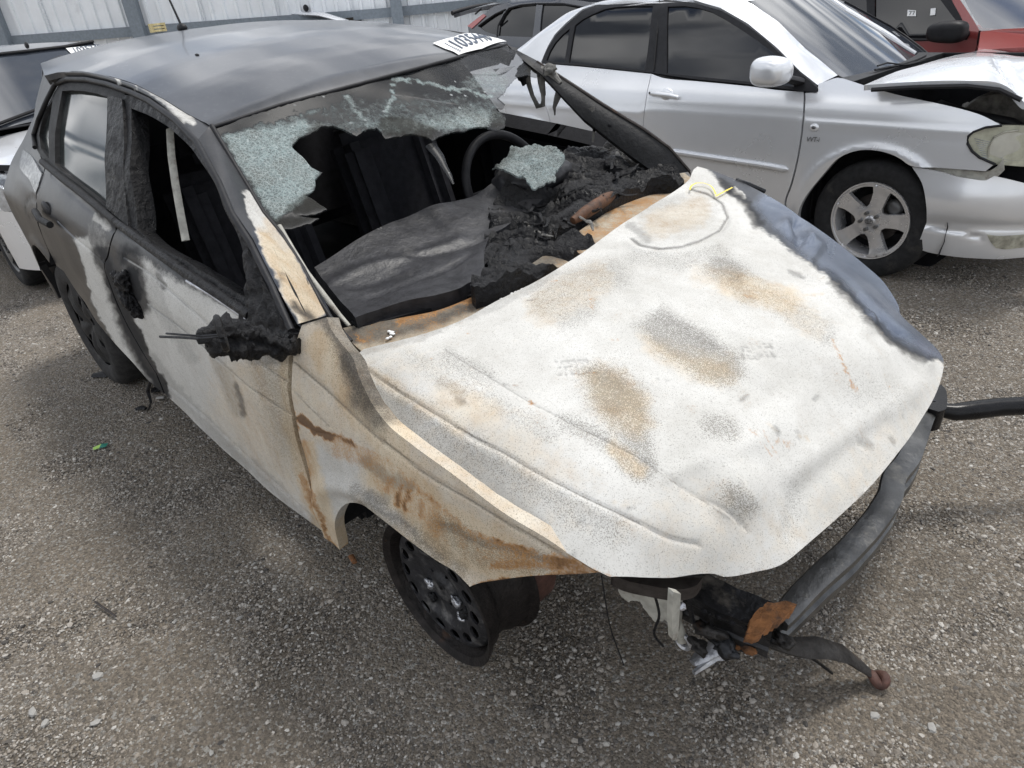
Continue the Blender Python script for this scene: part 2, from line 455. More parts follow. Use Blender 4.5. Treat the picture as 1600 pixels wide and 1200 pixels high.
KEYS = ('ash', 'tan', 'rust', 'soot_and_shade', 'speck')
def burnt_mat():
    m, nt, b = mat_new('burnt_paint'); k = NT(nt)
    ash, tan, rust, soot_and_shade, speck = (k.attr(a) for a in KEYS)
    big = k.noise(5, 6, .6); mid = k.noise(38, 6, .65); fine = k.noise(520, 3, .6); fine2 = k.noise(190, 4, .65)
    drip = k.noise(16, 6, .65, k.coord((1, 1, .35)))
    # ash over dark paint, ragged edge
    e = k.math('ADD', ash, k.math('MULTIPLY', k.math('ADD', k.math('MULTIPLY', mid, .5), k.math('MULTIPLY', fine2, .5)), 1.0))
    ma = k.ramp(e, .84, 1.16)
    white = k.mix(k.ramp(big, .35, .68), (.62, .612, .585), (.50, .49, .46))
    white = k.mix(k.math('MULTIPLY', k.ramp(mid, .45, .75), .5), white, (.64, .635, .61))
    white = k.mix(k.math('MULTIPLY', k.ramp(drip, .48, .72), .35), white, (.44, .42, .38))
    # warm scorched cream
    t = k.math('ADD', tan, k.math('MULTIPLY', k.math('SUBTRACT', mid, .5), .7))
    cream = k.mix(k.ramp(drip, .35, .65), (.64, .55, .41), (.50, .365, .22))
    white = k.mix(k.math('MULTIPLY', k.ramp(t, .12, .75), .85), white, cream)
    # pepper of char specks
    sp_n = k.math('ADD', k.math('MULTIPLY', fine, .8), k.math('MULTIPLY', fine2, .2))
    s_ = k.math('ADD', sp_n, k.math('MULTIPLY', k.math('ADD', speck, k.math('MULTIPLY', k.math('SUBTRACT', mid, .55), .25)), .15))
    ms = k.ramp(s_, .585, .63)
    white = k.mix(k.math('MULTIPLY', ms, .62), white, k.mix(k.math('ADD', tan, .35), (.06, .055, .05), (.10, .078, .045)))
    # sooty stains, plus shade painted into the creases
    so = k.math('ADD', soot_and_shade, k.math('MULTIPLY', k.math('SUBTRACT', k.mixf(.5, mid, fine2), .5), .7))
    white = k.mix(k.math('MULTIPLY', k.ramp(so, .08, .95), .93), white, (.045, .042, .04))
    # rust
    ru = k.math('ADD', rust, k.math('MULTIPLY', k.math('SUBTRACT', k.mixf(.5, drip, fine2), .5), 2.6))
    rcol = k.mix(k.ramp(fine2, .40, .60), (.22, .095, .028), (.50, .25, .075)); rcol = k.mix(k.math('MULTIPLY', k.ramp(ru, .70, 1.05), .85), rcol, (.085, .048, .028))
    white = k.mix(k.math('MULTIPLY', k.ramp(ru, .28, .9), .92), white, rcol)
    # dark paint underneath
    dk = k.mix(k.ramp(big, .35, .65), (.022, .024, .029), (.042, .042, .045))
    dk = k.mix(k.math('MULTIPLY', k.ramp(fine2, .55, .75), .35), dk, (.13, .125, .12))
    pn = k.noise(2.6, 5, .6); dk = k.mix(k.math('MULTIPLY', k.ramp(pn, .5, .7), .3), dk, (.085, .085, .09))
    dk = k.mix(k.math('MULTIPLY', tan, .9), dk, k.mix(k.ramp(big, .4, .62), (.10, .125, .18), (.19, .22, .28))); dk = k.mix(k.math('MULTIPLY', soot_and_shade, .7), dk, (.012, .012, .013))  # where tan covers unburnt paint: sky reflection's paler blue put into the colour
    col = k.mix(ma, dk, white)
    k.link(col, b.inputs['Base Color'])
    ro = k.mixf(ma, k.mixf(soot_and_shade, k.mixf(tan, k.mixf(pn, .22, .42), .24), .75), .82); k.link(ro, b.inputs['Roughness'])
    k.link(k.mixf(ma, .45, 0.), b.inputs['Metallic'])
    k.link(k.mixf(ma, .5, 0.22), b.inputs['Specular IOR Level'])
    hb = k.math('ADD', k.math('MULTIPLY', mid, .5), k.math('ADD', k.math('MULTIPLY', fine2, .35), k.math('MULTIPLY', ma, .5)))
    k.link(k.bump(hb, .22, .004), b.inputs['Normal'])
    return m
M = {}
M['burnt'] = burnt_mat()
def grey_paint_mat():
    m, nt, b = mat_new('dusty_grey_paint'); k = NT(nt)
    n = k.noise(3.5, 6, .6, k.coord((1, 2.2, 1))); n2 = k.noise(60, 5, .6)
    soot_and_shade = k.attr('soot_and_shade'); ash = k.attr('ash')
    c = k.mix(k.ramp(n, .35, .7), (.05, .054, .063), (.08, .084, .094))
    c = k.mix(k.math('MULTIPLY', k.ramp(n2, .55, .8), .25), c, (.2, .2, .2))
    c = k.mix(k.ramp(k.math('ADD', soot_and_shade, k.math('MULTIPLY', k.math('SUBTRACT', n2, .5), .5)), .2, .9), c, (.035, .034, .034))
    c = k.mix(k.ramp(k.math('ADD', ash, k.math('MULTIPLY', k.math('SUBTRACT', n2, .5), 1.2)), .3, .7), c, (.42, .43, .44))
    k.link(c, b.inputs['Base Color']); b.inputs['Metallic'].default_value = .25; b.inputs['Specular IOR Level'].default_value = .4
    k.link(k.mixf(n, .26, .36), b.inputs['Roughness']); b.inputs['Coat Weight'].default_value = .4; b.inputs['Coat Roughness'].default_value = .10
    k.link(k.bump(n2, .02, .003), b.inputs['Normal']); return m
M['grey'] = grey_paint_mat()
def char_mat():
    m, nt, b = mat_new('charred_plastic'); k = NT(nt)
    n = k.noise(22, 8, .7); v = k.vor(60); f = k.noise(160, 5, .65)
    c = k.mix(k.ramp(n, .35, .7), (.003, .003, .004), (.012, .012, .014)); c = k.mix(k.math('MULTIPLY', k.math('MULTIPLY', k.ramp(f, .56, .70), k.ramp(n, .48, .6)), .35), c, (.055, .053, .052))
    k.link(c, b.inputs['Base Color']); k.link(k.mixf(k.ramp(n, .35, .65), .22, .7), b.inputs['Roughness']); b.inputs['Specular IOR Level'].default_value = .32
    k.link(k.bump(k.math('ADD', k.math('MULTIPLY', n, 1.2), k.math('ADD', k.math('MULTIPLY', v, .4), k.math('MULTIPLY', f, .35))), .9, .012), b.inputs['Normal']); return m
M['char'] = char_mat()
M['char_flat'] = simple('charred_pillar', (.010, .010, .011), .6, vary=.5, bumpy=(70, .4), dirt=((.06, .052, .045), .63, 14), spec=.4)
M['pale_char'] = simple('ashy_melted_plastic', (.14,.135,.125), .7, vary=.5, bumpy=(90,.5))
M['soft_char'] = simple('melted_dash_plastic', (.028, .028, .031), .42, bumpy=(45, .3), vary=.4, dirt=((.075, .072, .068), .62, 9), spec=.4)
M['interior'] = simple('sooty_interior', (.010, .010, .012), .8, bumpy=(120, .2), vary=.3)
M['seat'] = simple('seat_fabric', (.020, .020, .024), .9, bumpy=(300, .3), vary=.3)
M['seat2'] = simple('seat_fabric_light', (.036, .036, .042), .9, bumpy=(300, .3), vary=.25)
M['black'] = simple('black_trim', (.016, .016, .018), .5, vary=.3, bumpy=(80, .1))
M['dark_seal'] = simple('sooty_rubber_seal', (.020, .020, .021), .6, vary=.4, bumpy=(90, .3), dirt=((.09, .09, .09), .6, 20))
M['scorched'] = simple('scorched_steel', (.055, .048, .045), .55, metal=.5, vary=.4, bumpy=(70, .3), dirt=((.17, .085, .04), .60, 11))
M['rim_rust'] = simple('rusty_rim_steel', (.017, .014, .013), .55, metal=.3, vary=.6, bumpy=(90, .4), dirt=((.095, .050, .028), .60, 11), spec=.35)
M['drum_rust'] = simple('rusty_drum', (.085, .040, .030), .7, vary=.5, bumpy=(60, .4), dirt=((.02, .015, .014), .55, 9))
M['rust'] = simple('rust', (.26, .11, .038), .85, vary=.6, bumpy=(90, .7), dirt=((.05, .035, .028), .50, 20), scale=22)
M['duct'] = simple('sooty_rusty_tube', (.10,.045,.022), .7, vary=.5, bumpy=(60,.4), dirt=((.015,.014,.014), .50, 16))
M['pale_metal'] = simple('pale_burnt_bracket', (.36, .35, .31), .65, vary=.3, bumpy=(60, .3), dirt=((.10, .07, .05), .54, 18))
M['beam'] = simple('scorched_bumper_beam', (.11, .11, .108), .36, metal=.75, vary=.5, bumpy=(60, .2), dirt=((.24, .225, .195), .56, 13), scale=9)
M['dark_steel'] = simple('dark_oily_steel', (.03, .031, .034), .42, metal=.5, vary=.5, bumpy=(60, .3), dirt=((.16, .15, .14), .62, 22))
M['tube'] = simple('glossy_black_tube', (.008, .008, .009), .28, vary=.3, bumpy=(30, .1), dirt=((.3,.3,.3), .72, 60))
M['rubber'] = simple('tyre_rubber', (.022, .022, .023), .8, vary=.35, bumpy=(180, .25), dirt=((.07, .065, .058), .60, 7))
M['burnt_rubber'] = simple('dusty_tyre_rubber', (.035, .034, .034), .85, vary=.4, bumpy=(120, .4), dirt=((.08, .075, .07), .56, 9))
M['alloy'] = simple('alloy_wheel', (.66, .66, .67), .25, metal=.65, vary=.08, bumpy=(40, .03), dirt=((.42, .40, .38), .68, 14))
M['arm'] = simple('sooty_arm_steel', (.035,.033,.032), .5, metal=.4, vary=.5, bumpy=(50,.5), dirt=((.16,.08,.04), .60, 12))
M['rail'] = simple('burnt_rail', (.025,.025,.027), .4, metal=.5, vary=.6, bumpy=(40,.5), dirt=((.20,.18,.155), .55, 13), spec=.4)
M['bolt'] = simple('wheel_bolt', (.14, .14, .14), .4, metal=.6)
M['melt'] = simple('melted_aluminium', (.50, .51, .54), .35, metal=.8, vary=.4, bumpy=(50, .5))
M['white'] = simple('sticker_paper', (.80, .80, .79), .5)
M['ink'] = simple('sticker_ink', (.015, .035, .075), .5)
M['chalk'] = simple('yellow_crayon', (.78, .62, .10), .7, vary=.3, scale=200)
def silver_mat(name, col, rough=.28, metal=.55, dust=(.55, .55, .54)):
    m, nt, b = mat_new(name); k = NT(nt); n = k.noise(2.2, 6, .6); f = k.noise(900, 2, .5)
    c = k.mix(k.math('MULTIPLY', k.ramp(n, .45, .75), .25), col, dust); c = k.mix(k.math('MULTIPLY', k.ramp(f, .5, .8), .12), c, (1, 1, 1))
    k.link(c, b.inputs['Base Color']); b.inputs['Metallic'].default_value = metal
    k.link(k.mixf(n, rough-.03, rough+.1), b.inputs['Roughness']); b.inputs['Coat Weight'].default_value = .7; b.inputs['Coat Roughness'].default_value = .05
    k.link(k.bump(k.noise(1.7, 2, .4), .05, .02), b.inputs['Coat Normal']); return m
M['silver'] = silver_mat('silver_metallic_paint', (.80, .81, .83), .22, .40)
M['silver2'] = silver_mat('pale_silver_paint', (.80, .81, .83), .24, .40)
M['darkcar'] = silver_mat('dark_grey_metallic_paint', (.060, .064, .075), .25, .5, (.12, .12, .12))
M['redcar'] = silver_mat('dark_red_paint', (.25, .028, .026), .3, .15, (.25, .09, .08))
def dark_glass(name, col=(.012, .013, .015), rough=.05, ior=1.6, dirt=.06):
    m, nt, b = mat_new(name); k = NT(nt); n = k.noise(4, 7, .6, k.coord((1, 1, 2)))
    k.link(k.mix(k.math('MULTIPLY', k.ramp(n, .45, .8), dirt*4), col, (.10, .10, .10)), b.inputs['Base Color'])
    k.link(k.mixf(n, rough*.6, rough*1.5), b.inputs['Roughness']); b.inputs['IOR'].default_value = ior; b.inputs['Specular IOR Level'].default_value = .75; return m
M['tint'] = dark_glass('tinted_glass', (.006,.006,.007), ior=1.45, dirt=.02)
M['wsglass'] = dark_glass('sedan_windshield_glass', (.03, .035, .045), .04, 1.9, .1)
M['dusty_glass'] = dark_glass('dusty_side_glass', (.020, .025, .025), .10, 1.45, .2)
def crack_mat():
    m, nt, b = mat_new('shattered_laminated_glass'); k = NT(nt); cr_ = k.attr('crack'); so = k.attr('soot_and_shade')
    e = k.vor(105, 'DISTANCE_TO_EDGE'); e2 = k.vor(230, 'DISTANCE_TO_EDGE'); cell = k.vor(140, 'F1', 1); n = k.noise(9, 7, .65); n2 = k.noise(55, 6, .6)
    line = k.math('SUBTRACT', 1., k.ramp(k.math('MINIMUM', e, k.math('MULTIPLY', e2, 1.4)), .0, .12))
    sepn = k.n.new('ShaderNodeSeparateColor'); k.l.new(cell, sepn.inputs[0])
    c = k.mix(k.ramp(sepn.outputs[0], .1, .9), (.055, .085, .088), (.20, .27, .27))
    c = k.mix(k.math('MULTIPLY', k.ramp(n, .42, .62), .8), c, (.085, .095, .085))
    c = k.mix(k.math('MULTIPLY', line, .65), c, (.58, .64, .63))
    cm = k.ramp(k.math('ADD', cr_, k.math('MULTIPLY', k.math('SUBTRACT', n2, .5), .9)), .25, .8)
    dots = k.ramp(k.vor(26), .16, .10); dsm = k.math('MULTIPLY', dots, k.ramp(k.noise(6, 3), .5, .56))
    dark = k.mix(k.math('MULTIPLY', dsm, .8), (.030, .032, .035), (.55, .58, .58))
    col = k.mix(cm, dark, c); col = k.mix(k.math('MULTIPLY', so, .85), col, (.05, .048, .04)); k.link(col, b.inputs['Base Color'])
    k.link(k.mixf(so, k.mixf(cm, .34, .5), .75), b.inputs['Roughness']); k.link(k.mixf(so, k.mixf(cm, .16, .32), .10), b.inputs['Specular IOR Level'])
    al = k.mixf(cm, .60, .88); k.link(al, b.inputs['Alpha'])
    k.link(k.bump(k.math('MULTIPLY', k.math('ADD', line, sepn.outputs[1]), cm), .5, .004), b.inputs['Normal']); return m
M['crack'] = crack_mat()
M['lens'] = simple('yellowed_headlight_lens', (.42, .42, .33), .12, vary=.2, coat=1)
M['lens_clear'] = simple('headlight_lens', (.50, .52, .55), .1, metal=.5, vary=.35, coat=1, bumpy=(30, .6), scale=18)
M['fog'] = simple('foglight_lens', (.34, .33, .27), .2, vary=.4, coat=.6)
M['tail'] = simple('taillight_lens', (.35, .05, .05), .2, coat=1)
M['engine'] = simple('engine_parts', (.13, .12, .105), .6, metal=.3, vary=.5, bumpy=(25, .5))
M['fence'] = simple('fence_sheet_paint', (.84, .86, .88), .45, vary=.06, scale=3, dirt=((.62, .64, .66), .6, 2))
M['post'] = simple('fence_post_paint', (.20, .23, .26), .6, vary=.15)
M['yellow'] = simple('yellowed_box', (.62, .52, .27), .7, vary=.4)
M['litter_g'] = simple('green_wrapper', (.30, .52, .06), .4); M['litter_t'] = simple('teal_wrapper', (.03, .22, .16), .4)
def ground_mat():
    m, nt, b = mat_new('gravel_ground'); k = NT(nt); co = k.coord()
    n1 = k.noise(1.1, 6, .6); n2 = k.noise(260, 4, .7); n3 = k.noise(14, 6, .6); v = k.vor(150, 'F1', 1); vd = k.vor(150); v3 = k.vor(70, 'F1', 1); vd3 = k.vor(70)
    s = k.n.new('ShaderNodeSeparateColor'); k.l.new(v, s.inputs[0]); s3 = k.n.new('ShaderNodeSeparateColor'); k.l.new(v3, s3.inputs[0])
    base = k.mix(k.ramp(n1, .38, .64), (.325, .278, .222), (.40, .338, .266))
    base = k.mix(k.ramp(s.outputs[0], .0, 1.), k.mix(.6, base, (.06, .054, .048)), base)
    base = k.mix(k.math('MULTIPLY', k.ramp(s.outputs[1], .80, .92), .85), base, (.50, .48, .44))
    base = k.mix(k.math('MULTIPLY', k.ramp(s3.outputs[1], .90, .97), k.ramp(n3, .4, .6)), base, (.36, .34, .31))
    base = k.mix(k.math('MULTIPLY', k.ramp(n2, .48, .68), .58), base, (.06, .054, .047))
    base = k.mix(k.math('MULTIPLY', k.ramp(n3, .54, .72), .30), base, (.27, .235, .195))
    k.link(base, b.inputs['Base Color']); b.inputs['Roughness'].default_value = .9; b.inputs['Specular IOR Level'].default_value = .25
    hh = k.math('ADD', k.math('MULTIPLY', k.math('SUBTRACT', 1., vd), .8), k.math('ADD', k.math('MULTIPLY', n2, .9), k.math('MULTIPLY', k.math('SUBTRACT', 1., vd3), 1.0)))
    k.link(k.bump(hh, 1.0, .012, k.bump(n3, .5, .02)), b.inputs['Normal']); return m
M['ground'] = ground_mat()
def stone_mat():
    m, nt, b = mat_new('gravel_stones'); k = NT(nt); oi = k.n.new('ShaderNodeObjectInfo'); r = k.n.new('ShaderNodeValToRGB'); k.l.new(oi.outputs['Random'], r.inputs[0])
    e = r.color_ramp.elements; e[0].position = 0; e[0].color = (.035, .032, .03, 1); e[1].position = 1; e[1].color = (.58, .56, .52, 1)
    for p, c in ((.35, (.19, .165, .137, 1)), (.65, (.32, .28, .232, 1)), (.85, (.43, .395, .35, 1))):
        x = e.new(p); x.color = c
    k.link(k.mix(k.math('MULTIPLY', k.noise(200, 4), .5), r.outputs[0], (.12, .11, .10)), b.inputs['Base Color']); b.inputs['Roughness'].default_value = .85; return m
M['stone'] = stone_mat()
M['pale_stone'] = simple('pale_stone', (.36, .35, .33), .85, vary=.3, bumpy=(80, .4), scale=60)

# ------------------------------------------------------------------ ground
def gz(x, y):
    x, y = np.asarray(x, float), np.asarray(y, float)
    base = .008*np.sin(x*1.7+y*.9)+.006*np.sin(x*3.1-y*2.3+1)+.004*np.sin(x*6.1+y*5.2)
    return base + .035*np.exp(-((x+2.7)**2+(y+.5)**2)/1.2)
def ground():
    bm = bmesh.new()
    def grid(x0, x1, y0, y1, s, dz=0):
        nx, ny = int((x1-x0)/s)+1, int((y1-y0)/s)+1; X = np.linspace(x0, x1, nx); Y = np.linspace(y0, y1, ny)
        gx, gy = np.meshgrid(X, Y, indexing='ij'); Zz = gz(gx, gy)
        return gx, gy, Zz, nx, ny
    # variable spacing: fine near the car, coarse out to the horizon
    def axis(lo, hi, n0):
        c = np.arange(lo, hi+1e-6, n0); L = [lo-n0]; st = n0*1.6
        while L[-1] > -150: L.append(L[-1]-st); st *= 1.25
        R_ = [hi+n0]; st = n0*1.6
        while R_[-1] < 150: R_.append(R_[-1]+st); st *= 1.25
        return np.concatenate([L[::-1], c, R_])
    X, Y = axis(-5, 2.2, .04), axis(-3, 3.4, .04); gx, gy = np.meshgrid(X, Y, indexing='ij')
    fade = np.exp(-np.maximum(0, np.hypot(gx, gy)-8)/6)
    Zz = gz(gx, gy)*fade
    Zz += np.array([[noise.noise(Vector((a*3.3, b*3.3, 0)))*.007 + noise.noise(Vector((a*9, b*9, 5)))*.003 for b in Y] for a in X])*fade
    nx, ny = len(X), len(Y); V = np.stack([gx.ravel(), gy.ravel(), Zz.ravel()], 1)
    I = np.arange(nx*ny).reshape(nx, ny); F = np.stack([I[:-1,:-1].ravel(), I[1:,:-1].ravel(), I[1:,1:].ravel(), I[:-1,1:].ravel()], 1)
    o = mesh_obj('ground', V, F, M['ground']); o['kind'] = 'structure'; return o
ground()
def stone_protos():
    out = []
    c = bpy.data.collections.new('stone_shapes')
    for s in range(7):
        bm = bmesh.new(); bmesh.ops.create_icosphere(bm, subdivisions=1, radius=1); r = random.Random(s+3)
        sx, sy, sz = 1, r.uniform(.55, .9), r.uniform(.4, .7)
        for v in bm.verts: v.co = Vector((v.co.x*sx, v.co.y*sy, v.co.z*sz))*(1+r.uniform(-.22, .22))
        me = bpy.data.meshes.new('stone_shape'); bm.to_mesh(me); bm.free(); me.materials.append(M['stone'])
        o = bpy.data.objects.new('stone_shape', me); c.objects.link(o); out.append(o)
    return c
def gravel(name, label, poly, density, smin, smax, seed, mask_scale, lo, hi):
    """loose gravel: points scattered over a ground sheet, one stone instanced on each"""
    c = stone_protos_c
    A = resample(np.array(poly, float), .25); lo2, hi2 = A.min(0), A.max(0)
    gx, gy = np.meshgrid(np.arange(lo2[0], hi2[0], .12), np.arange(lo2[1], hi2[1], .12), indexing='ij'); G = np.stack([gx.ravel(), gy.ravel()], 1); G = G[inside(G, A)]
    cell = {(round(a/.12), round(b/.12)) for a, b in G}; idx = {}; V = []; F = []
    def vi(i, j):
        if (i, j) not in idx: idx[(i, j)] = len(V); V.append((i*.12, j*.12, float(gz(i*.12, j*.12))-.001))
        return idx[(i, j)]
    for i, j in cell: F.append((vi(i, j), vi(i+1, j), vi(i+1, j+1), vi(i, j+1)))
    o = mesh_obj(name, V, F); o['kind'] = 'stuff'; o['label'] = label; o['category'] = 'gravel'
    ng = bpy.data.node_groups.new(name, 'GeometryNodeTree'); ng.interface.new_socket('Geometry', in_out='INPUT', socket_type='NodeSocketGeometry'); ng.interface.new_socket('Geometry', in_out='OUTPUT', socket_type='NodeSocketGeometry')
    N, L = ng.nodes, ng.links; gi, go = N.new('NodeGroupInput'), N.new('NodeGroupOutput')
    d = N.new('GeometryNodeDistributePointsOnFaces'); d.inputs['Density'].default_value = density; d.inputs['Seed'].default_value = seed
    nz = N.new('ShaderNodeTexNoise'); nz.inputs['Scale'].default_value = mask_scale; nz.inputs['Detail'].default_value = 5; nz.inputs['Roughness'].default_value = .65
    mr = N.new('ShaderNodeMapRange'); mr.inputs[1].default_value = lo; mr.inputs[2].default_value = hi; mr.inputs[3].default_value = .06*density; mr.inputs[4].default_value = density
    L.new(nz.outputs[0], mr.inputs[0]); L.new(mr.outputs[0], d.inputs['Density'])
    ci = N.new('GeometryNodeCollectionInfo'); ci.inputs['Collection'].default_value = c; ci.inputs['Separate Children'].default_value = True; ci.inputs['Reset Children'].default_value = True
    ip = N.new('GeometryNodeInstanceOnPoints'); ip.inputs['Pick Instance'].default_value = True
    rv = N.new('FunctionNodeRandomValue'); rv.data_type = 'FLOAT'; rv.inputs[2].default_value = 0; rv.inputs[3].default_value = 1; rv.inputs['Seed'].default_value = seed+1
    pw = N.new('ShaderNodeMath'); pw.operation = 'POWER'; pw.inputs[1].default_value = 2.6; L.new(rv.outputs[1], pw.inputs[0])
    ms = N.new('ShaderNodeMapRange'); ms.inputs[3].default_value = smin; ms.inputs[4].default_value = smax; L.new(pw.outputs[0], ms.inputs[0])
    rr = N.new('FunctionNodeRandomValue'); rr.data_type = 'FLOAT_VECTOR'; rr.inputs[0].default_value = (-.35, -.35, 0); rr.inputs[1].default_value = (.35, .35, 6.28); rr.inputs['Seed'].default_value = seed+2
    L.new(gi.outputs[0], d.inputs['Mesh']); L.new(d.outputs['Points'], ip.inputs['Points']); L.new(ci.outputs[0], ip.inputs['Instance'])
    L.new(rr.outputs[0], ip.inputs['Rotation']); L.new(ms.outputs[0], ip.inputs['Scale']); L.new(ip.outputs[0], go.inputs[0])
    o.modifiers.new('scatter', 'NODES').node_group = ng
    return o
stone_protos_c = stone_protos()
gravel('fine_gravel', 'fine grey and brown grit covering the yard round the burnt car', [(-4.8,-1.3),(-2.2,-1.35),(-.7,-2.3),(.9,-1.4),(1.6,-.3),(2.2,2.6),(-1,2.9),(-1,1.2),(.2,.9),(.6,-.3),(-.3,-.5),(-4.6,-.3)], 34000, .0018, .0062, 3, 1.8, .30, .58)
gravel('coarse_gravel', 'coarser pale chippings strewn over the grit', [(-4.8,-1.3),(-2.2,-1.35),(-.7,-2.3),(.9,-1.4),(1.6,-.3),(2.2,2.6),(-1,2.9),(-1,1.2),(.2,.9),(.6,-.3),(-.3,-.5),(-4.6,-.3)], 3400, .003, .0115, 9, 1.1, .36, .62)

# ------------------------------------------------------------------ burnt hatchback
HB_ = empty('burnt_hatchback', 'h', 'burnt-out dark hatchback with ash-white bonnet and smashed windscreen standing on bare rims', 'car')
zk = np.array([.1,.2,.3,.5,.75,.88,.97,1.03,1.05,1.2,1.38,1.44,1.5,1.8]); wk = np.array([.80,.85,.875,.895,.912,.912,.89,.86,.845,.775,.65,.55,.35,-1.2])
def S_side(x, z):
    w = np.interp(z, zk, wk) if np.ndim(z) == 0 else .25*(np.interp(z-.02, zk, wk)+2*np.interp(z, zk, wk)+np.interp(z+.02, zk, wk))
    up = np.clip((z-.85)/.3, 0, 1)
    w = w - np.where(x < -1.9, (.03+.11*up)*(x+1.9)**2, 0) - np.where(x < -3.0, 3.0*(x+3.0)**2, 0) - np.where(x > 0, .6*x*x, 0)
    return w
SR = Surf('r', S_side, 'h')
xr = np.array([-3.6,-3.3,-3.1,-2.8,-2.4,-2.0,-1.6,-1.3,-1.08,-.4,0,1]); zr = np.array([1.1,1.32,1.375,1.425,1.455,1.465,1.455,1.425,1.385,.99,.8,.2])
def Z_roof(x, y): 
    w_ = np.where(x > -1.25, .012, .06); zc_ = (np.interp(x-w_, xr, zr)+np.interp(x+w_, xr, zr)+np.interp(x, xr, zr))/3
    return zc_ - .055*(np.abs(y)/.6)**2.2 + .022*np.maximum(y, 0)
TR = Surf('t', Z_roof, 'h', .6)
def Z_ws(x, y): return .972 + (-.40 - x - .07*(y/.75)**2)*.615
TW = Surf('t', Z_ws, 'h', .6)
# bonnet: thin plate through measured heights
def rbf2(P, z, lam=1e-4):
    n = len(P); d = np.linalg.norm(P[:,None]-P[None], axis=2); K = np.where(d > 0, d*d*np.log(d+1e-12), 0) + lam*np.eye(n)
    A = np.zeros((n+3, n+3)); A[:n,:n] = K; A[:n,n] = 1; A[:n,n+1:] = P; A[n:,:n] = A[:n,n:].T
    w = np.linalg.solve(A, np.concatenate([z, [0,0,0]]))
    def f(x, y):
        x, y = np.asarray(x, float), np.asarray(y, float); sh = x.shape; X = np.stack([x.ravel(), y.ravel()], 1); r = np.zeros(len(X))
        for i in range(0, len(X), 4000):
            d = np.linalg.norm(X[i:i+4000,None]-P[None], axis=2); r[i:i+4000] = np.where(d > 0, d*d*np.log(d+1e-12), 0)@w[:n] + w[n] + X[i:i+4000]@w[n+1:]
        return r.reshape(sh)
    return f
hood_c = [(552,558,.905),(645,527,.930),(774,471,.950),(876,417,.957),(975,348,.957),(1056,297,.957),(1086,262,.965),
 (610,668,.875),(704,738,.85),(785,800,.83),(925,888,.80),(955,901,.795),(1042,903,.77),(1130,901,.755),(1228,878,.745),(1340,780,.745),(1400,712,.742),(1439,656,.735),(1467,590,.725),(1474,562,.72),
 (1407,492,.735),(1376,436,.77),(1295,369,.84),(1194,303,.905),
 (571,576,.925),(645,625,.925),(701,659,.918),(785,706,.905),(890,765,.882),(956,797,.868),(1000,818,.855),(1120,860,.805),
 (694,545,.950),(767,590,.942),(900,655,.93),(994,712,.905),(1099,782,.86),(1165,825,.815),
 (850,520,.965),(1000,500,.965),(950,560,.957),(1060,530,.952),(1020,620,.93),(1130,600,.925),(1180,530,.93),(1080,420,.965),(1000,430,.965),(1180,440,.945),(1130,370,.962),(1190,365,.94),
 (1240,430,.925),(1290,430,.895),(1250,500,.918),(1300,490,.905),(1330,500,.875),(1380,560,.85),(1300,560,.895),(1250,570,.895),(1340,620,.835),(1420,600,.785),(1150,690,.90),(1220,660,.885),(1280,700,.82),(1330,700,.785),(1200,740,.85),(1160,775,.86),(1090,700,.905),(1240,800,.785),(1340,440,.84),(1240,360,.895)]
hp_ = [at(a, b, 2, z, 'h') for a, b, z in hood_c]
Z_hood = rbf2(np.array([p[:2] for p in hp_]), np.array([p[2] for p in hp_]), 3e-4)
TH = Surf('t', Z_hood, 'h', .75)
def line_disp(S, lines, lowf=.0, extra=None):
    L3 = [(S.lift(smooth_poly(S.params(p), closed=False)), w, d, kd) for p, w, d, kd in [(l + ('g',))[:4] for l in lines]]
    def f(P, A):
        out = np.zeros(len(P))
        for l, w, d, kd in L3:
            dd = dist_poly(P, l)
            out += d*np.exp(-(dd/w)**2)
        if lowf: out += np.array([noise.noise(Vector((p[0]*7, p[1]*7, p[2]*7)))*lowf for p in P])
        if extra is not None: out += extra(P, A)
        return out
    return f

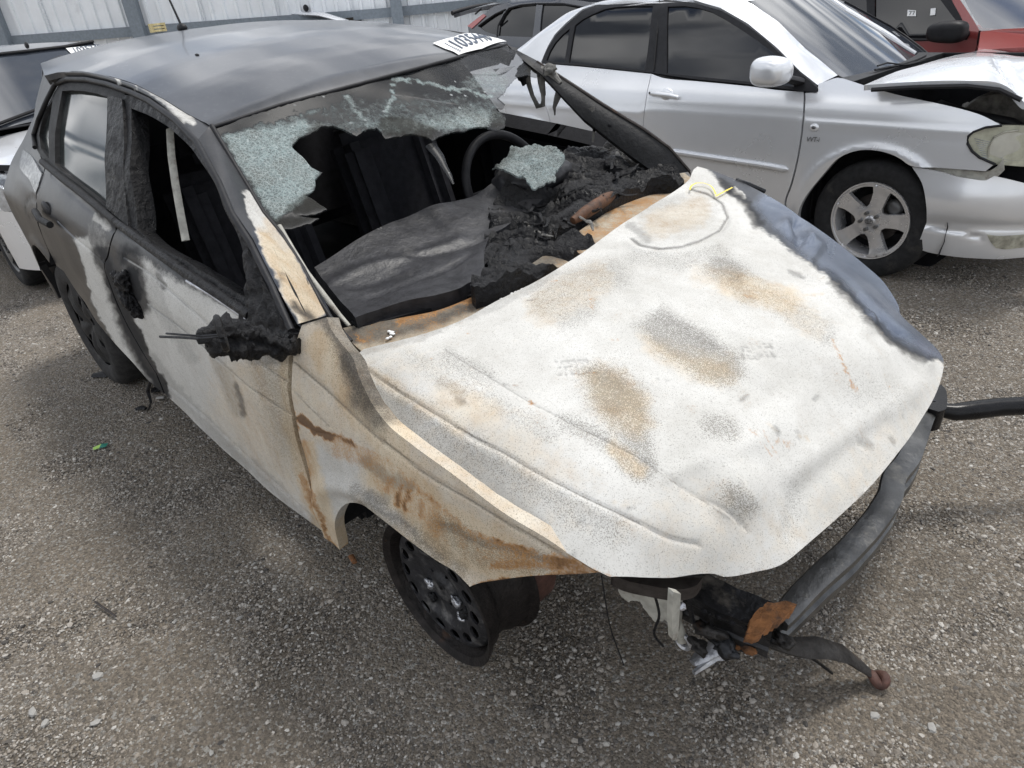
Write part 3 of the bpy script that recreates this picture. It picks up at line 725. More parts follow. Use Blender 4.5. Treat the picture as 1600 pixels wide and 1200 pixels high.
crU = [(89,345),(121,375),(165,412)]; crU2 = [(192,401),(229,424),(266,454),(325,506),(385,552),(451,597)]; crL = [(231,475),(280,510),(322,545),(385,601),(455,648)]
door_front = [(455,548),(452,560),(456,650),(466,700),(480,744),(494,790),(508,835)]
side_paint = [
 ('ash','set',None,0,0),
 # front door and rear door ash fields
 ('ash','poly',[(188,430),(200,395),(235,412),(300,452),(360,480),(398,503),(450,545),(470,560),(520,640),(560,700),(560,860),(508,850),(364,730),(262,622),(238,575),(215,525)],22,1,26),
 ('ash','poly',[(118,372),(140,368),(166,404),(172,446),(190,490),(222,545),(250,590),(258,615),(246,612),(205,566),(178,535),(160,505),(146,470),(132,430)],10,1,12),
 ('ash','poly',[(128,342),(150,346),(172,362),(178,385),(168,408),(140,385)],8,.42,14),
 ('ash','line',[(150,340),(172,352)],9,.8),
 ('soot_and_shade','set',None,0,0),
 ('soot_and_shade','line',[(158,395),(176,440),(196,505),(232,575),(256,612)],16,1),
 ('ash','line',[(168,396),(178,440),(192,490),(214,535),(240,585),(252,610)],11,0),
 ('soot_and_shade','line',[(200,400),(212,440),(222,475)],20,1), ('ash','line',[(204,425),(216,460)],12,.1),
 ('soot_and_shade','line',[(160,330),(230,372),(300,430),(395,490)],16,1),('ash','line',[(185,350),(240,385),(300,425)],12,.1),
 ('soot_and_shade','line',[(236,560),(262,600),(300,640),(350,690),(420,750),(500,830)],14,.35),
 ('soot_and_shade','line',[(240,420),(250,480),(300,560)],14,.25),('soot_and_shade','line',[(340,560),(372,640)],18,.3),
 ('soot_and_shade','poly',[(410,490),(460,530),(470,590),(440,560),(400,540)],6,.65),
 ('tan','set',None,0,.0),
 ('tan','poly',[(330,560),(400,550),(460,560),(470,600),(480,744),(470,790),(400,730),(330,650)],40,.5,50),
 ('tan','line',[(455,560),(460,650),(484,744),(508,835)],22,.85),
 ('soot_and_shade','line',[(370,600),(382,650)],5,.7),('soot_and_shade','line',[(250,430),(256,445)],6,.7),('soot_and_shade','line',[(396,560),(450,560)],14,.45),
 ('rust','set',None,0,0),
 ('rust','line',[(474,744),(490,790),(508,832),(525,855)],8,.75),
 ('rust','line',[(440,790),(480,820),(510,846)],5,.6),
 ('rust','line',[(455,570),(458,640),(470,700)],3,.4),
 ('soot_and_shade','line',crU2,1.5,.45),('soot_and_shade','line',crL,1.8,.55),('soot_and_shade','line',[(188,356),(240,394),(300,438),(395,502),(452,550)],2,.6),  # door crease lines: groove shade painted dark so the pressings show
 ('speck','set',None,0,.22),('speck','poly',[(380,520),(460,550),(480,744),(430,720)],30,.8,40),
]
fender_paint = [
 ('ash','set',None,0,1),('tan','set',None,0,.55),('soot_and_shade','set',None,0,0),('rust','set',None,0,0),('speck','set',None,0,.22),
 ('tan','poly',[(480,690),(560,720),(640,780),(700,840),(640,835),(560,780),(530,800),(490,760)],16,.12,20),
 ('tan','poly',[(485,690),(530,760),(520,850),(505,830)],12,.1,14),
 ('soot_and_shade','line',[(520,505),(548,545),(556,590),(566,628),(590,655)],26,.62),('soot_and_shade','line',[(545,560),(560,605),(575,630)],15,.8),
 ('tan','line',[(500,540),(530,590),(560,640),(620,700)],24,1),
 ('soot_and_shade','line',[(472,500),(510,494)],8,.7),('soot_and_shade','line',[(540,795),(575,788),(620,812),(690,870)],7,.35),
 ('soot_and_shade','line',[(570,720),(600,745),(640,760)],12,.45),('soot_and_shade','line',[(580,775),(600,780)],14,.4),
 ('rust','line',[(470,655),(500,678),(545,690),(580,712),(610,735),(650,765),(690,795),(722,830),(770,850),(830,862),(870,885)],8,1.35),
 ('rust','line',[(530,700),(590,725),(640,770),(700,815)],20,.50),('rust','line',[(760,862),(830,875),(900,888)],22,.45),('rust','line',[(600,745),(650,790),(700,830),(750,860)],26,.36),('tan','line',[(600,740),(700,830),(800,880)],40,1),('tan','line',[(480,700),(500,790),(520,850)],16,.9),
 ('rust','line',[(625,760),(622,790)],6,.9),('rust','line',[(640,765),(634,795)],5,.9),('rust','line',[(608,748),(604,768)],6,.7),('rust','line',[(660,785),(656,805)],6,.7),
 ('rust','line',[(770,885),(830,880),(900,890),(939,895)],9,.75),('rust','line',[(860,872),(920,890)],12,.8),
 ('rust','line',[(458,640),(470,720),(496,800),(512,842),(530,862)],5,.85),('rust','line',[(476,690),(486,745)],8,.5),
 ('rust','line',[(740,912),(800,905),(935,895)],4,.9),('rust','line',[(560,700),(600,720)],8,.5),
 ('soot_and_shade','line',[(690,820),(760,850),(850,870),(900,885)],8,.5),('soot_and_shade','line',[(459,565),(505,605),(568,665),(659,735),(750,791),(900,878)],2.4,.65),('soot_and_shade','line',[(460,653),(487,674),(522,679)],1.8,.6),('soot_and_shade','line',[(460,612),(480,632),(515,667)],1.8,.5),  # the thin lines put groove shade into the wing's colour
 ('speck','line',[(690,820),(760,870),(850,880)],25,.9),
 ('speck','line',[(560,770),(640,830),(720,890)],18,1),('speck','poly',[(500,500),(560,545),(600,680),(560,640)],20,1,30)]
def arch_flare(cx, cz, r):
    def f(P, A):
        d = np.hypot(A[:,0]-cx, A[:,1]-cz)-r; return np.where(A[:,1] > .3, .016*np.exp(-((d-.015)/.028)**2), 0)
    return f
# right side panels
sidep = [('ash','set',None,0,0)]
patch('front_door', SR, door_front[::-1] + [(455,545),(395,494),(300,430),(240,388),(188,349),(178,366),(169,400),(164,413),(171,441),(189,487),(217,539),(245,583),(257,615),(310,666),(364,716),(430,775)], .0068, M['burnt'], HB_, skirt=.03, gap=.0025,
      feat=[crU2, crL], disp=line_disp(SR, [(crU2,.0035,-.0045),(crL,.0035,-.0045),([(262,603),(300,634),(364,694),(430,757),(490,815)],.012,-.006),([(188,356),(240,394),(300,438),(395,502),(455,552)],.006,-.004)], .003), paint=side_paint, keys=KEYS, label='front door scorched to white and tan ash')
patch('rear_door', SR, [(185,347),(177,366),(168,400),(163,413),(170,441),(188,487),(216,539),(244,583),(256,616),(227,590),(203,562),(175,532),(152,504),(133,473),(119,455),(100,425),('p',-2.385,.66),(68,372),(63,357),(58,322),(57,305),(66,277),(72,254),(100,277),(130,300)], .008, M['burnt'], HB_, skirt=.03, gap=.0025,
      feat=[crU], disp=line_disp(SR, [(crU,.0035,-.004),([(80,272),(130,318),(180,362)],.006,-.004)], .002), paint=side_paint, keys=KEYS)
fcr = [(459,565),(505,605),(568,665),(659,735),(750,791),(900,878)]; fc2 = [(460,612),(480,632),(515,667)]; fc3 = [(460,653),(487,674),(522,679)]
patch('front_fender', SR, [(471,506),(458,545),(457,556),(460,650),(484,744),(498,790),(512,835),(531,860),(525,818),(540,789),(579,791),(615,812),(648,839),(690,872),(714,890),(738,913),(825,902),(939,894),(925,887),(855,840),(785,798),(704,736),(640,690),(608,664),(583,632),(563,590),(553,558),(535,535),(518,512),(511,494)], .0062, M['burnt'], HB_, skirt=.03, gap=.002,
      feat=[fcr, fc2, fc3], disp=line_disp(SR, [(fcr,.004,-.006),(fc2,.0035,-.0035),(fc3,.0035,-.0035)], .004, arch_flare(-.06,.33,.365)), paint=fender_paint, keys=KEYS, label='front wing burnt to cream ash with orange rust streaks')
patch('quarter_panel', SR, [(72,118),(97,126),(92,133),(75,165),(58,212),(64,246),(71,254),(65,277),(56,305),(57,322),(62,357),('p',-2.40,.665),('p',-2.56,.70),('p',-2.74,.66),('p',-2.88,.53),('p',-2.93,.33),('p',-3.05,.33),('p',-3.2,.42),('p',-3.24,.75),('p',-3.25,.95),('p',-3.2,1.1),('p',-3.16,1.25),('p',-3.13,1.37)], .014, M['burnt'], HB_, skirt=.03, gap=.002,
      disp=line_disp(SR, [([(40,318),(50,308),(60,318),(58,335),(46,340),(40,330),(40,318)],.006,-.004),([(35,240),(60,262),(68,277)],.007,-.005),([(36,268),(54,290)],.007,-.005)], .002, arch_flare(-2.565,.33,.37)), paint=sidep, keys=KEYS)
patch('taillight', SR, [(38,234),(52,246),(67,272),(61,292),(57,302),(48,282),(36,268),(32,258)], .012, M['grey'], HB_, off=.004, paint=[('ash','set',None,0,.42),('soot_and_shade','set',None,0,.1)], keys=('soot_and_shade','ash'), label='heat-hazed tail light')
# side glass frames
patch('window_frame', SR, [(197,150),(215,152),(238,164),(280,192),(313,227),(348,291),(369,338),(397,382),(432,452),(464,522),(457,545),(395,492),(300,429),(240,387),(206,362),(200,255)], .011, M['char'], HB_, skirt=.055,
      holes=[[(207,170),(245,186),(280,211),(308,240),(336,282),(371,352),(388,413),(394,466),(380,462),(300,412),(250,385),(216,358),(209,260)]], off=.006, disp=line_disp(SR, [], .012), label='charred front window frame, glass gone')
patch('window_frame', SR, [(97,129),(135,126),(172,134),(197,146),(200,255),(206,364),(185,347),(130,300),(72,253),(60,235),(58,212),(75,168)], .009, M['dark_seal'], HB_, skirt=.03, off=.004, smooth_out=False,
      holes=[[(99,143),(115,142),(133,143),(153,147),(171,153),(168,235),(168,322),(130,292),(88,258),(90,195)],[(84,158),(78,205),(78,248),(66,232),(63,212),(74,172)]])
patch('window_glass', SR, [(97,137),(133,137),(174,149),(170,235),(170,324),(130,294),(86,259),(88,195)], .03, M['dusty_glass'], HB_, off=-.012, skirt=0, label='dusty rear door glass')
patch('window_glass', SR, [(86,156),(79,205),(79,250),(65,232),(62,212),(74,170)], .03, M['dusty_glass'], HB_, off=-.01, skirt=0)
patch('pillar_trim', SR, [(175,151),(196,157),(200,255),(206,354),(172,326),(171,235)], .010, M['char'], HB_, off=.012, skirt=.012, disp=line_disp(SR, [], .004))
tube('window_seal', SR.p3([(60,232),(58,212),(66,188),(78,160),(92,133),(110,127),(140,128),(172,135),(210,148),(238,161),(280,190),(314,225),(349,289),(370,337),(398,380),(433,450),(463,518)], .012), .009, M['black'], HB_, n=8)
tube('belt_moulding', SR.p3([(71,254),(100,278),(130,301),(160,326),(186,347)], .010), .013, M['dark_seal'], HB_, n=8)
tube('belt_moulding', SR.p3([(187,348),(240,387),(300,430),(350,462),(398,494)], .010), .014, M['char'], HB_, n=8)
tube('belt_trim', SR.p3([(300,440),(340,463),(395,500)], .012), .006, M['melt'], HB_, n=8, label='strip of melted bright trim along the window sill')
# cant rail and pillars
rail_paint = [('ash','set',None,0,0),('soot_and_shade','set',None,0,.1),('tan','set',None,0,0),('rust','set',None,0,0),('speck','set',None,0,.3),
 ('ash','line',[(182,112),(184,136)],6,.8),('ash','line',[(208,120),(212,142)],4,.62),('ash','line',[(225,128),(262,160),(285,185)],14,.50),('ash','line',[(262,158),(300,190)],9,.62),
 ('ash','poly',[(378,300),(398,296),(440,368),(478,430),(512,490),(470,510),(436,450),(402,378)],6,1,9),('tan','poly',[(398,360),(440,360),(520,490),(470,510),(410,400)],10,.85,14),('tan','line',[(420,345),(445,385)],12,.5),
 ('soot_and_shade','line',[(462,478),(488,498)],9,.9),('soot_and_shade','line',[(440,430),(430,450)],5,.5),('rust','line',[(440,395),(470,450)],8,.25),('ash','line',[(68,120),(66,150)],8,.35)]
ditch = TR.p3([(70,119),(90,114),(127,112),(172,120),(215,134),(255,155),(290,177),(315,190),(331,200)])
wtop = SR.p3([(80,133),(97,126),(135,124),(172,132),(210,144),(238,158),(280,188),(300,207),(315,222)], .004)
loft('cant_rail', ditch, wtop, M['burnt'], HB_, n=60, m=8, bulge=.02, nrm=(0,-.6,.8), paint=rail_paint, keys=KEYS, back=.05)
a_out = SR.p3([(312,220),(350,284),(371,333),(399,374),(434,444),(468,507)], .006); a_in = TW.p3([(329,198),(367,259),(413,336),(440,368),(472,415),(511,495)], .006)
loft('a_pillar', a_out, a_in, M['burnt'], HB_, n=60, m=8, bulge=.015, nrm=(.35,-.5,.75), paint=rail_paint, keys=KEYS, back=.06, label='right windscreen pillar burnt white then tan')
tube('window_seal', TW.p3([(331,199),(366,258),(412,335),(440,369),(472,420),(503,478),(525,512),(548,536)], .006), .007, M['black'], HB_)
tube('windshield_channel', TW.p3([(436,352),(455,385),(480,425),(510,465),(530,490),(546,508)], -.004), [.008,.008,.007,.008,.006,.005], M['pale_metal'], HB_)
# left pillar, seen from inside
o_l = np.array([at(a, b, 1, y, 'h') for a, b, y in ((792,69,.60),(840,97,.628),(882,124,.655),(945,165,.70),(1005,201,.745),(1047,231,.775),(1079,268,.80))])
i_l = np.array([at(a, b, 1, y, 'h') for a, b, y in ((815,92,.57),(848,118,.585),(876,148,.60),(910,184,.63),(948,214,.66),(985,243,.69),(1030,275,.72))])
loft('a_pillar', o_l, i_l, M['char_flat'], HB_, n=50, m=8, bulge=.018, nrm=(.3,-.6,.5), back=.05, label='left windscreen pillar charred black')
loft('a_pillar_face', o_l, o_l+np.array([-.03,.045,-.02]), M['char_flat'], HB_, n=30, m=4, bulge=.01, nrm=(.3,.6,.6), back=0)
tube('pillar_flange', o_l[1:]+np.array([0,-.004,.002]), .005, M['scorched'], HB_, n=6)
for q_ in ((930,180),(952,196),(985,222)): lump('clip_hole', at(*q_, 1, .665 if q_[0] < 960 else .70, 'h'), (.007,.004,.007), M['interior'], HB_, amp=0, sub=2)
loft('pillar_inner', a_in+[0,0,-.006], a_out + np.array([.02,.045,-.085]), M['char'], HB_, n=40, m=6, bulge=.01, nrm=(.2,.9,.2), back=.0)
loft('cant_rail', ditch[:-1]*[1,-1,1], wtop[:-2]*[1,-1,1], M['char'], HB_, n=40, m=6, bulge=.02, nrm=(0,.6,.8), back=.05)
# roof
roof_out = [(331,199),(440,163),(560,131),(650,107),(720,88),(790,69),('p',-1.30,.615),('p',-1.7,.625),('p',-2.1,.615),('p',-2.5,.59),('p',-2.8,.56),('p',-3.07,.51),('p',-3.16,.3),('p',-3.19,0),('p',-3.16,-.3),('p',-3.08,-.50),(70,119),(90,114),(127,112),(172,120),(215,134),(255,155),(290,177),(315,190)]
patch('roof_panel', TR, roof_out, .03, M['grey'], HB_, skirt=.02, off=.002, paint=[('soot_and_shade','set',None,0,0),('soot_and_shade','line',[(331,199),(440,163),(560,131),(720,88)],22,.45),('soot_and_shade','line',[(300,185),(250,150),(180,120)],12,.35),('ash','set',None,0,0),('ash','line',[(130,92),(200,110),(260,150)],10,.18),('soot_and_shade','line',[(790,60),(700,40)],10,.5)], keys=('soot_and_shade','ash'), smooth_out=False)
tube('roof_seal', TR.p3([(331,200),(440,164),(560,132),(650,108),(720,89),(791,70)], .001), .006, M['black'], HB_)
an = TR.lift(TR.params([(285,45)]))[0]
lump('antenna_base', an+[0,0,.012], (.035,.022,.02), M['black'], HB_, amp=0, sub=2)
d0, d1 = proj(an, 'h')[0], None
tube('antenna', [an+[0,0,.02], an+[-.05,-.0,.12], an+[-.115,-.0,.26], an+[-.14,0,.32]], [.006,.005,.004,.003], M['black'], HB_, n=6)
lump('paint_chip', TR.p3([(308,87)], .003)[0], (.014,.006,.004), M['black'], HB_, amp=.2, sub=2)
# sticker on the roof
sq = [(716,88),(753,78.5),(791,67),(768,59),(745,51),(710,60),(676,70),(696,79)]
patch('lot_sticker', TR, sq, .02, M['white'], HB_, off=.006, skirt=.001, smooth_out=False, label='white paper lot sticker numbered 1035446')
text_on('sticker_number', '1035446', [(722,79.5),(771,66),(752,54.5),(699,67.5)], TR, M['ink'], HB_, off=.0085)
for i in range(9):
    t = i/9; cx, cy = 694+25*t, 71.5+12.5*t
    patch('sticker_small_print', TR, [(cx,cy),(cx+2.6,cy-.7),(cx+3.8,cy),(cx+1.2,cy+.8)], .01, M['ink'], HB_, off=.008, skirt=0, smooth_out=False)
# windscreen remains
glass = [(331,200),(440,164),(560,132),(650,108),(720,89),(790,70),(820,84),(845,99),(858,110),(840,116),(826,113),(810,117),(798,128),(789,141),(779,150),(791,160),(786,166),(775,168),(785,175),(792,183),(789,196),(781,200),(768,199),(762,194),(740,196),(722,203),(710,203),(698,207),(677,216),(667,211),(656,209),(642,206),(628,210),(603,212),(597,203),(589,196),(580,198),(572,200),(558,209),(549,206),(540,200),(528,196),(519,193),(502,195),(485,207),(467,212),(456,224),(462,232),(470,238),(478,248),(484,256),(492,262),(504,268),(493,277),(492,286),(491,294),(483,299),(476,301),(490,309),(502,317),(511,324),(498,331),(480,333),(460,335),(498,339),(485,346),(470,350),(450,356),(435,357),(414,336),(390,294),(362,246),(341,216)]
gp = [('crack','set',None,0,0),('soot_and_shade','set',None,0,0),
 ('crack','poly',[(345,215),(400,200),(470,185),(505,196),(455,220),(500,268),(490,300),(430,345),(395,295)],8,1,12),('crack','poly',[(500,195),(560,175),(610,165),(680,160),(770,160),(790,185),(760,196),(700,205),(600,205),(560,205)],8,.72,24),('crack','line',[(670,180),(750,185)],22,1),
 ('crack','poly',[(720,130),(760,105),(800,120),(790,150),(740,140)],8,.55,14),('crack','poly',[(520,165),(640,140),(760,150),(780,175),(600,200),(500,190)],8,.36,40),('crack','poly',[(380,200),(520,160),(560,150),(560,185),(480,190)],8,.34,30),('crack','line',[(618,125),(612,140),(614,155),(606,180)],3.3,1),('crack','line',[(612,122),(650,124),(700,137),(735,140),(770,152)],3.2,.9),('crack','line',[(540,150),(560,175),(575,195)],3.1,.7),('crack','line',[(400,205),(450,190),(500,170)],3.2,.6),
 ('soot_and_shade','poly',[(440,330),(476,302),(512,324),(480,334)],0,.75,3),('soot_and_shade','poly',[(415,340),(500,338),(470,351),(436,358)],0,.7,3),('soot_and_shade','poly',[(590,196),(600,180),(640,185),(680,200),(677,216),(603,212)],0,.75,4),('soot_and_shade','line',[(466,210),(485,204),(503,195)],4,.5),('soot_and_shade','poly',[(768,170),(792,183),(789,196),(768,199)],0,.5,3),('soot_and_shade','line',[(830,108),(858,110)],8,.7)]
patch('windshield', TW, glass, .010, M['crack'], HB_, skirt=.006, off=-.007, paint=gp, keys=('crack','soot_and_shade'), smooth_out=False, jag=.0012, disp=lambda P, A: np.array([noise.noise(Vector((p[0]*9, p[1]*9, 0)))*.006 for p in P]), label='shattered windscreen hanging in a ragged sheet')
tube('hanging_glass_strip', TW.p3([(676,214),(690,232),(698,248),(706,262),(712,276)], -.03), [.02,.016,.010,.008,.003], M['crack'], HB_, n=6, flat=.3)
# bonnet
ring = [(985,372),(1000,383),(1030,389),(1065,386),(1100,374),(1125,360),(1137,340),(1128,318),(1105,303),(1080,296)]
hood_out = [(552,558),(568,545),(645,527),(715,503),(774,471),(837,440),(876,417),(930,381),(975,348),(1020,318),(1056,297),(1077,280),(1083,266),(1090,260),(1118,268),(1158,284),(1194,303),(1225,321),(1250,338),(1295,369),(1328,394),(1352,414),(1376,436),(1390,455),(1404,479),(1407,492),(1432,515),(1463,544),(1474,562),(1474,575),(1467,600),(1455,630),(1439,656),(1420,686),(1400,712),(1372,746),(1340,780),(1308,810),(1270,843),(1246,864),(1228,878),(1212,886),(1193,891),(1130,901),(1042,903),(1000,902),(955,901),(940,895),(925,888),(860,848),(785,800),(704,738),(650,698),(610,668),(588,640),(575,615),(562,585)]
def hood_extra(P, A):
    q = proj(P, 'h'); o = np.zeros(len(P))
    # crumple in the left edge
    o += -.020*np.exp(-(dist_poly(q, [(1243,352),(1252,375)])/9)**2) + .012*np.exp(-(dist_poly(q, [(1228,352),(1262,378)])/9)**2)
    o += .010*np.exp(-(dist_poly(q, [(1262,372),(1280,385),(1262,410),(1268,432)])/8)**2)
    o += .014*np.exp(-(dist_poly(q, [(1290,440),(1318,470),(1345,488),(1352,510)])/14)**2) - .012*np.exp(-(dist_poly(q, [(1340,470),(1376,490),(1405,520)])/10)**2)
    o += .008*np.exp(-(dist_poly(q, [(1355,505),(1400,545),(1445,570)])/12)**2)
    o *= 1.45
    o += .006*np.exp(-(dist_poly(q, [(1040,745),(1120,715),(1180,690)])/14)**2) + .007*np.exp(-(dist_poly(q, [(1230,740),(1290,700),(1390,640),(1440,600)])/18)**2)
    o += -.006*np.exp(-(dist_poly(q, [(1235,830),(1245,780),(1290,735),(1380,660)])/16)**2)
    o += .005*np.exp(-(dist_poly(q, [(1155,600),(1210,540),(1255,530)])/14)**2) - .005*np.exp(-(dist_poly(q, [(1180,640),(1230,600)])/22)**2)
    o += .010*np.exp(-(np.linalg.norm((q-[1150,765])/[48,40], axis=1))**4)
    o += -.008*np.exp(-(np.linalg.norm((q-[1060,345])/[70,36], axis=1))**4)
    o += .006*np.exp(-(dist_poly(q, [(1000,470),(1100,520),(1200,600)])/10)**2)
    return o
feet = [(895,570),(1182,545)]
hc1 = [(571,576),(645,625),(701,659),(785,706),(890,765),(956,797),(1000,818),(1090,850)]; hc2 = [(694,545),(767,590),(830,629),(900,665),(994,712),(1050,751),(1099,782),(1165,825)]
hd_lines = [(hc1,.0035,-.005),([(571,586),(645,634),(701,668),(785,715),(890,774),(956,806)],.014,.004),
            (hc2,.0035,-.003),(ring,.004,-.006),([(978,380),(1000,392),(1035,398),(1075,394),(1110,382),(1135,366),(1148,342)],.009,.006)]
hp = [('ash','set',None,0,1),('tan','set',None,0,.05),('soot_and_shade','set',None,0,0),('rust','set',None,0,0),('speck','set',None,0,.12),
 # unburnt left edge
 ('ash','poly',[(1098,255),(1112,275),(1128,292),(1150,312),(1168,322),(1180,345),(1192,362),(1222,384),(1255,404),(1285,425),(1300,440),(1330,470),(1356,492),(1382,520),(1402,540),(1424,552),(1446,562),(1480,572),(1520,560),(1400,380),(1200,240)],7,0,20),
 ('tan','poly',[(1180,318),(1200,350),(1240,385),(1300,428),(1350,480),(1400,528),(1440,552),(1490,572),(1520,560),(1400,380),(1220,270)],10,1,14),  # here the mask paints blue sky reflection onto the unburnt grey edge
 ('ash','line',[(1148,296),(1160,306)],6,.75),
 ('soot_and_shade','line',[(1125,285),(1165,318),(1185,350)],9,.8),('soot_and_shade','line',[(1300,440),(1340,478),(1362,500),(1400,535),(1440,560)],10,.7),
 ('tan','poly',[(552,558),(640,530),(760,600),(950,750),(900,850),(700,720)],30,.18,40),('tan','line',[(700,620),(760,650)],30,.5),('tan','line',[(780,680),(860,740)],30,.3),
 ('tan','poly',[(940,810),(1100,740),(1240,800),(1400,640),(1470,590),(1440,680),(1240,880),(1050,905)],30,.22,50),('tan','line',[(1100,430),(1230,470),(1270,510)],30,.3),
 ('tan','line',[(1030,350),(1090,330)],30,.45),('tan','line',[(850,480),(930,440)],40,.35),
 ('soot_and_shade','poly',[(985,368),(1000,335),(1050,305),(1100,303),(1130,325),(1118,350),(1060,382),(1010,384)],10,.20,20),
 ('soot_and_shade','line',ring,2.4,.6),('soot_and_shade','line',[(985,350),(1010,372)],8,.45),('soot_and_shade','line',[(1000,330),(1060,310)],12,.25),  # the ring line is groove shade painted in; wider strokes are stains
 ('speck','poly',[(905,580),(935,568),(975,580),(1005,610),(1020,660),(1000,690),(960,670),(920,630)],6,1.15,34),('tan','poly',[(905,580),(935,568),(975,580),(1010,620),(1020,665),(1000,685),(960,670),(920,630)],6,.6,30),
 ('speck','poly',[(990,505),(1035,478),(1080,500),(1130,535),(1160,560),(1165,585),(1130,608),(1085,590),(1030,550)],6,1.0,22),('tan','poly',[(1000,520),(1050,545),(1140,560),(1150,590),(1120,605),(1070,585),(1010,545)],6,.6,30),('soot_and_shade','line',[(1030,495),(1110,540)],18,.18),('soot_and_shade','line',[(930,580),(970,600)],18,.18),
 ('speck','line',[(980,660),(1000,700),(1010,735)],26,.9),('speck','line',[(890,660),(950,690),(1000,740)],22,.75),('tan','line',[(960,700),(1000,735)],18,.6),
 ('speck','line',[(1115,410),(1150,430),(1175,450)],30,.9),('soot_and_shade','line',[(1120,410),(1150,428)],16,.28),('tan','line',[(1140,440),(1230,470)],24,.6),('speck','line',[(1180,450),(1260,500),(1290,520)],24,.6),
 ('speck','line',[(850,470),(910,440),(960,430)],34,.7),('speck','line',[(880,500),(920,480)],22,.6),('speck','line',[(990,400),(1060,410),(1120,395)],16,.6),
 ('speck','line',[(580,590),(645,640),(720,690),(800,740),(880,790),(960,830)],34,.5),('tan','line',[(575,580),(640,620),(720,670)],14,.5),('soot_and_shade','line',[(575,582),(645,630)],9,.25),('speck','line',[(570,600),(640,670),(740,750)],20,.4),('soot_and_shade','line',[(571,577),(645,626),(701,660),(785,707),(890,766),(956,798),(1000,819)],2.2,.55),('soot_and_shade','line',[(694,546),(767,591),(830,630),(900,666),(994,713),(1050,752),(1099,783),(1165,826)],1.6,.4),  # last two thin lines: shade painted along the bonnet creases
 ('speck','line',[(640,560),(760,620),(860,680)],20,.45),('speck','line',[(700,560),(760,590)],20,.6),
 ('soot_and_shade','line',[(705,605),(725,630)],9,.6),('soot_and_shade','line',[(690,600),(720,612)],14,.25),('soot_and_shade','line',[(540,558),(660,525),(800,465),(870,425)],9,.3),
 ('speck','line',[(1110,665),(1140,670)],24,.75),('speck','line',[(1145,775),(1165,790)],26,.85),('soot_and_shade','line',[(1150,770),(1160,790)],22,.16),('speck','line',[(1240,760),(1230,840)],20,.4),('speck','line',[(1330,600),(1400,620)],30,.3),
 ('soot_and_shade','line',[(1212,668),(1216,678)],7,.45),('soot_and_shade','line',[(1243,674),(1247,682)],6,.35),('soot_and_shade','line',[(1345,690),(1360,694)],9,.4),('soot_and_shade','line',[(1395,685),(1400,690)],7,.4),('soot_and_shade','line',[(1236,425),(1256,436)],6,.5),('soot_and_shade','line',[(1296,366),(1300,400)],4,.3),
 ('rust','line',[(1175,670),(1205,712)],4,.5),('rust','line',[(1190,668),(1215,715)],3,.45),('rust','line',[(1215,690),(1245,700)],5,.5),('rust','line',[(1300,530),(1318,570),(1330,595),(1336,613)],3,.6),('rust','line',[(1326,603),(1340,612)],5,.5),('rust','line',[(920,460),(925,480)],6,.35),('rust','line',[(1385,604),(1400,625)],4,.3),('rust','line',[(828,628),(832,630)],5,.6),
 ('rust','line',[(1040,904),(1130,902),(1200,890)],3,.25),('rust','line',[(925,889),(960,902)],5,.5)]
for cx, cy in feet:
    for i in range(12):
        u, v = (i % 6)*9-24, (i//6)*13-6; x0, y0 = cx+u+v*.2, cy+v-u*.12
        hd_lines.append(([(x0,y0),(x0+4,y0+8)],.0045,-.003)); hp.append(('soot_and_shade','line',[(x0,y0),(x0+4,y0+7)],2.6,.45))
r2 = random.Random(4)
for i in range(26):
    x0, y0 = r2.uniform(640,1400), r2.uniform(430,820); a = r2.uniform(-.9,.9); L = r2.uniform(8,40)
    hp.append((r2.choice(['soot_and_shade','rust','tan']),'line',[(x0,y0),(x0+L*math.cos(a),y0+L*math.sin(a)*.7)],r2.uniform(1.5,2.6),r2.uniform(.3,.5)))
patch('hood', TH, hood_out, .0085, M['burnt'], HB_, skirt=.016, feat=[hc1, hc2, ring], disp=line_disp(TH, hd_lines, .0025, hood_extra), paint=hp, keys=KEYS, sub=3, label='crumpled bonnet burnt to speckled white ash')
def ribbon(name, S, pts, w, mat, parent, off=.003, label=None):
    P = S.lift(resample(smooth_poly(S.params(pts), closed=False), w*1.2, closed=False)); N = S.normal(S.par(P)); V = []; F = []
    for i in range(len(P)):
        t = P[min(i+1,len(P)-1)]-P[max(i-1,0)]; s = np.cross(N[i], t); s /= np.linalg.norm(s)+1e-9; ww = w*(.8+.4*rng.random())
        V += [P[i]+N[i]*off-s*ww/2, P[i]+N[i]*off+s*ww/2]
    for i in range(len(P)-1): F.append((2*i,2*i+1,2*i+3,2*i+2))
    return mesh_obj(name, V, F, mat, parent, label=label)
c1 = ribbon('chalk', TH, [(1077,302),(1079,296),(1087,291),(1098,291),(1108,295),(1114,302),(1117,309)], .0055, M['chalk'], HB_, .012); c2 = ribbon('chalk', TH, [(1117,311),(1130,304),(1143,297)], .006, M['chalk'], HB_, .010)
merge_into([c1, c2], 'crayon_mark', HB_, 'yellow crayon scrawl on the bonnet corner')
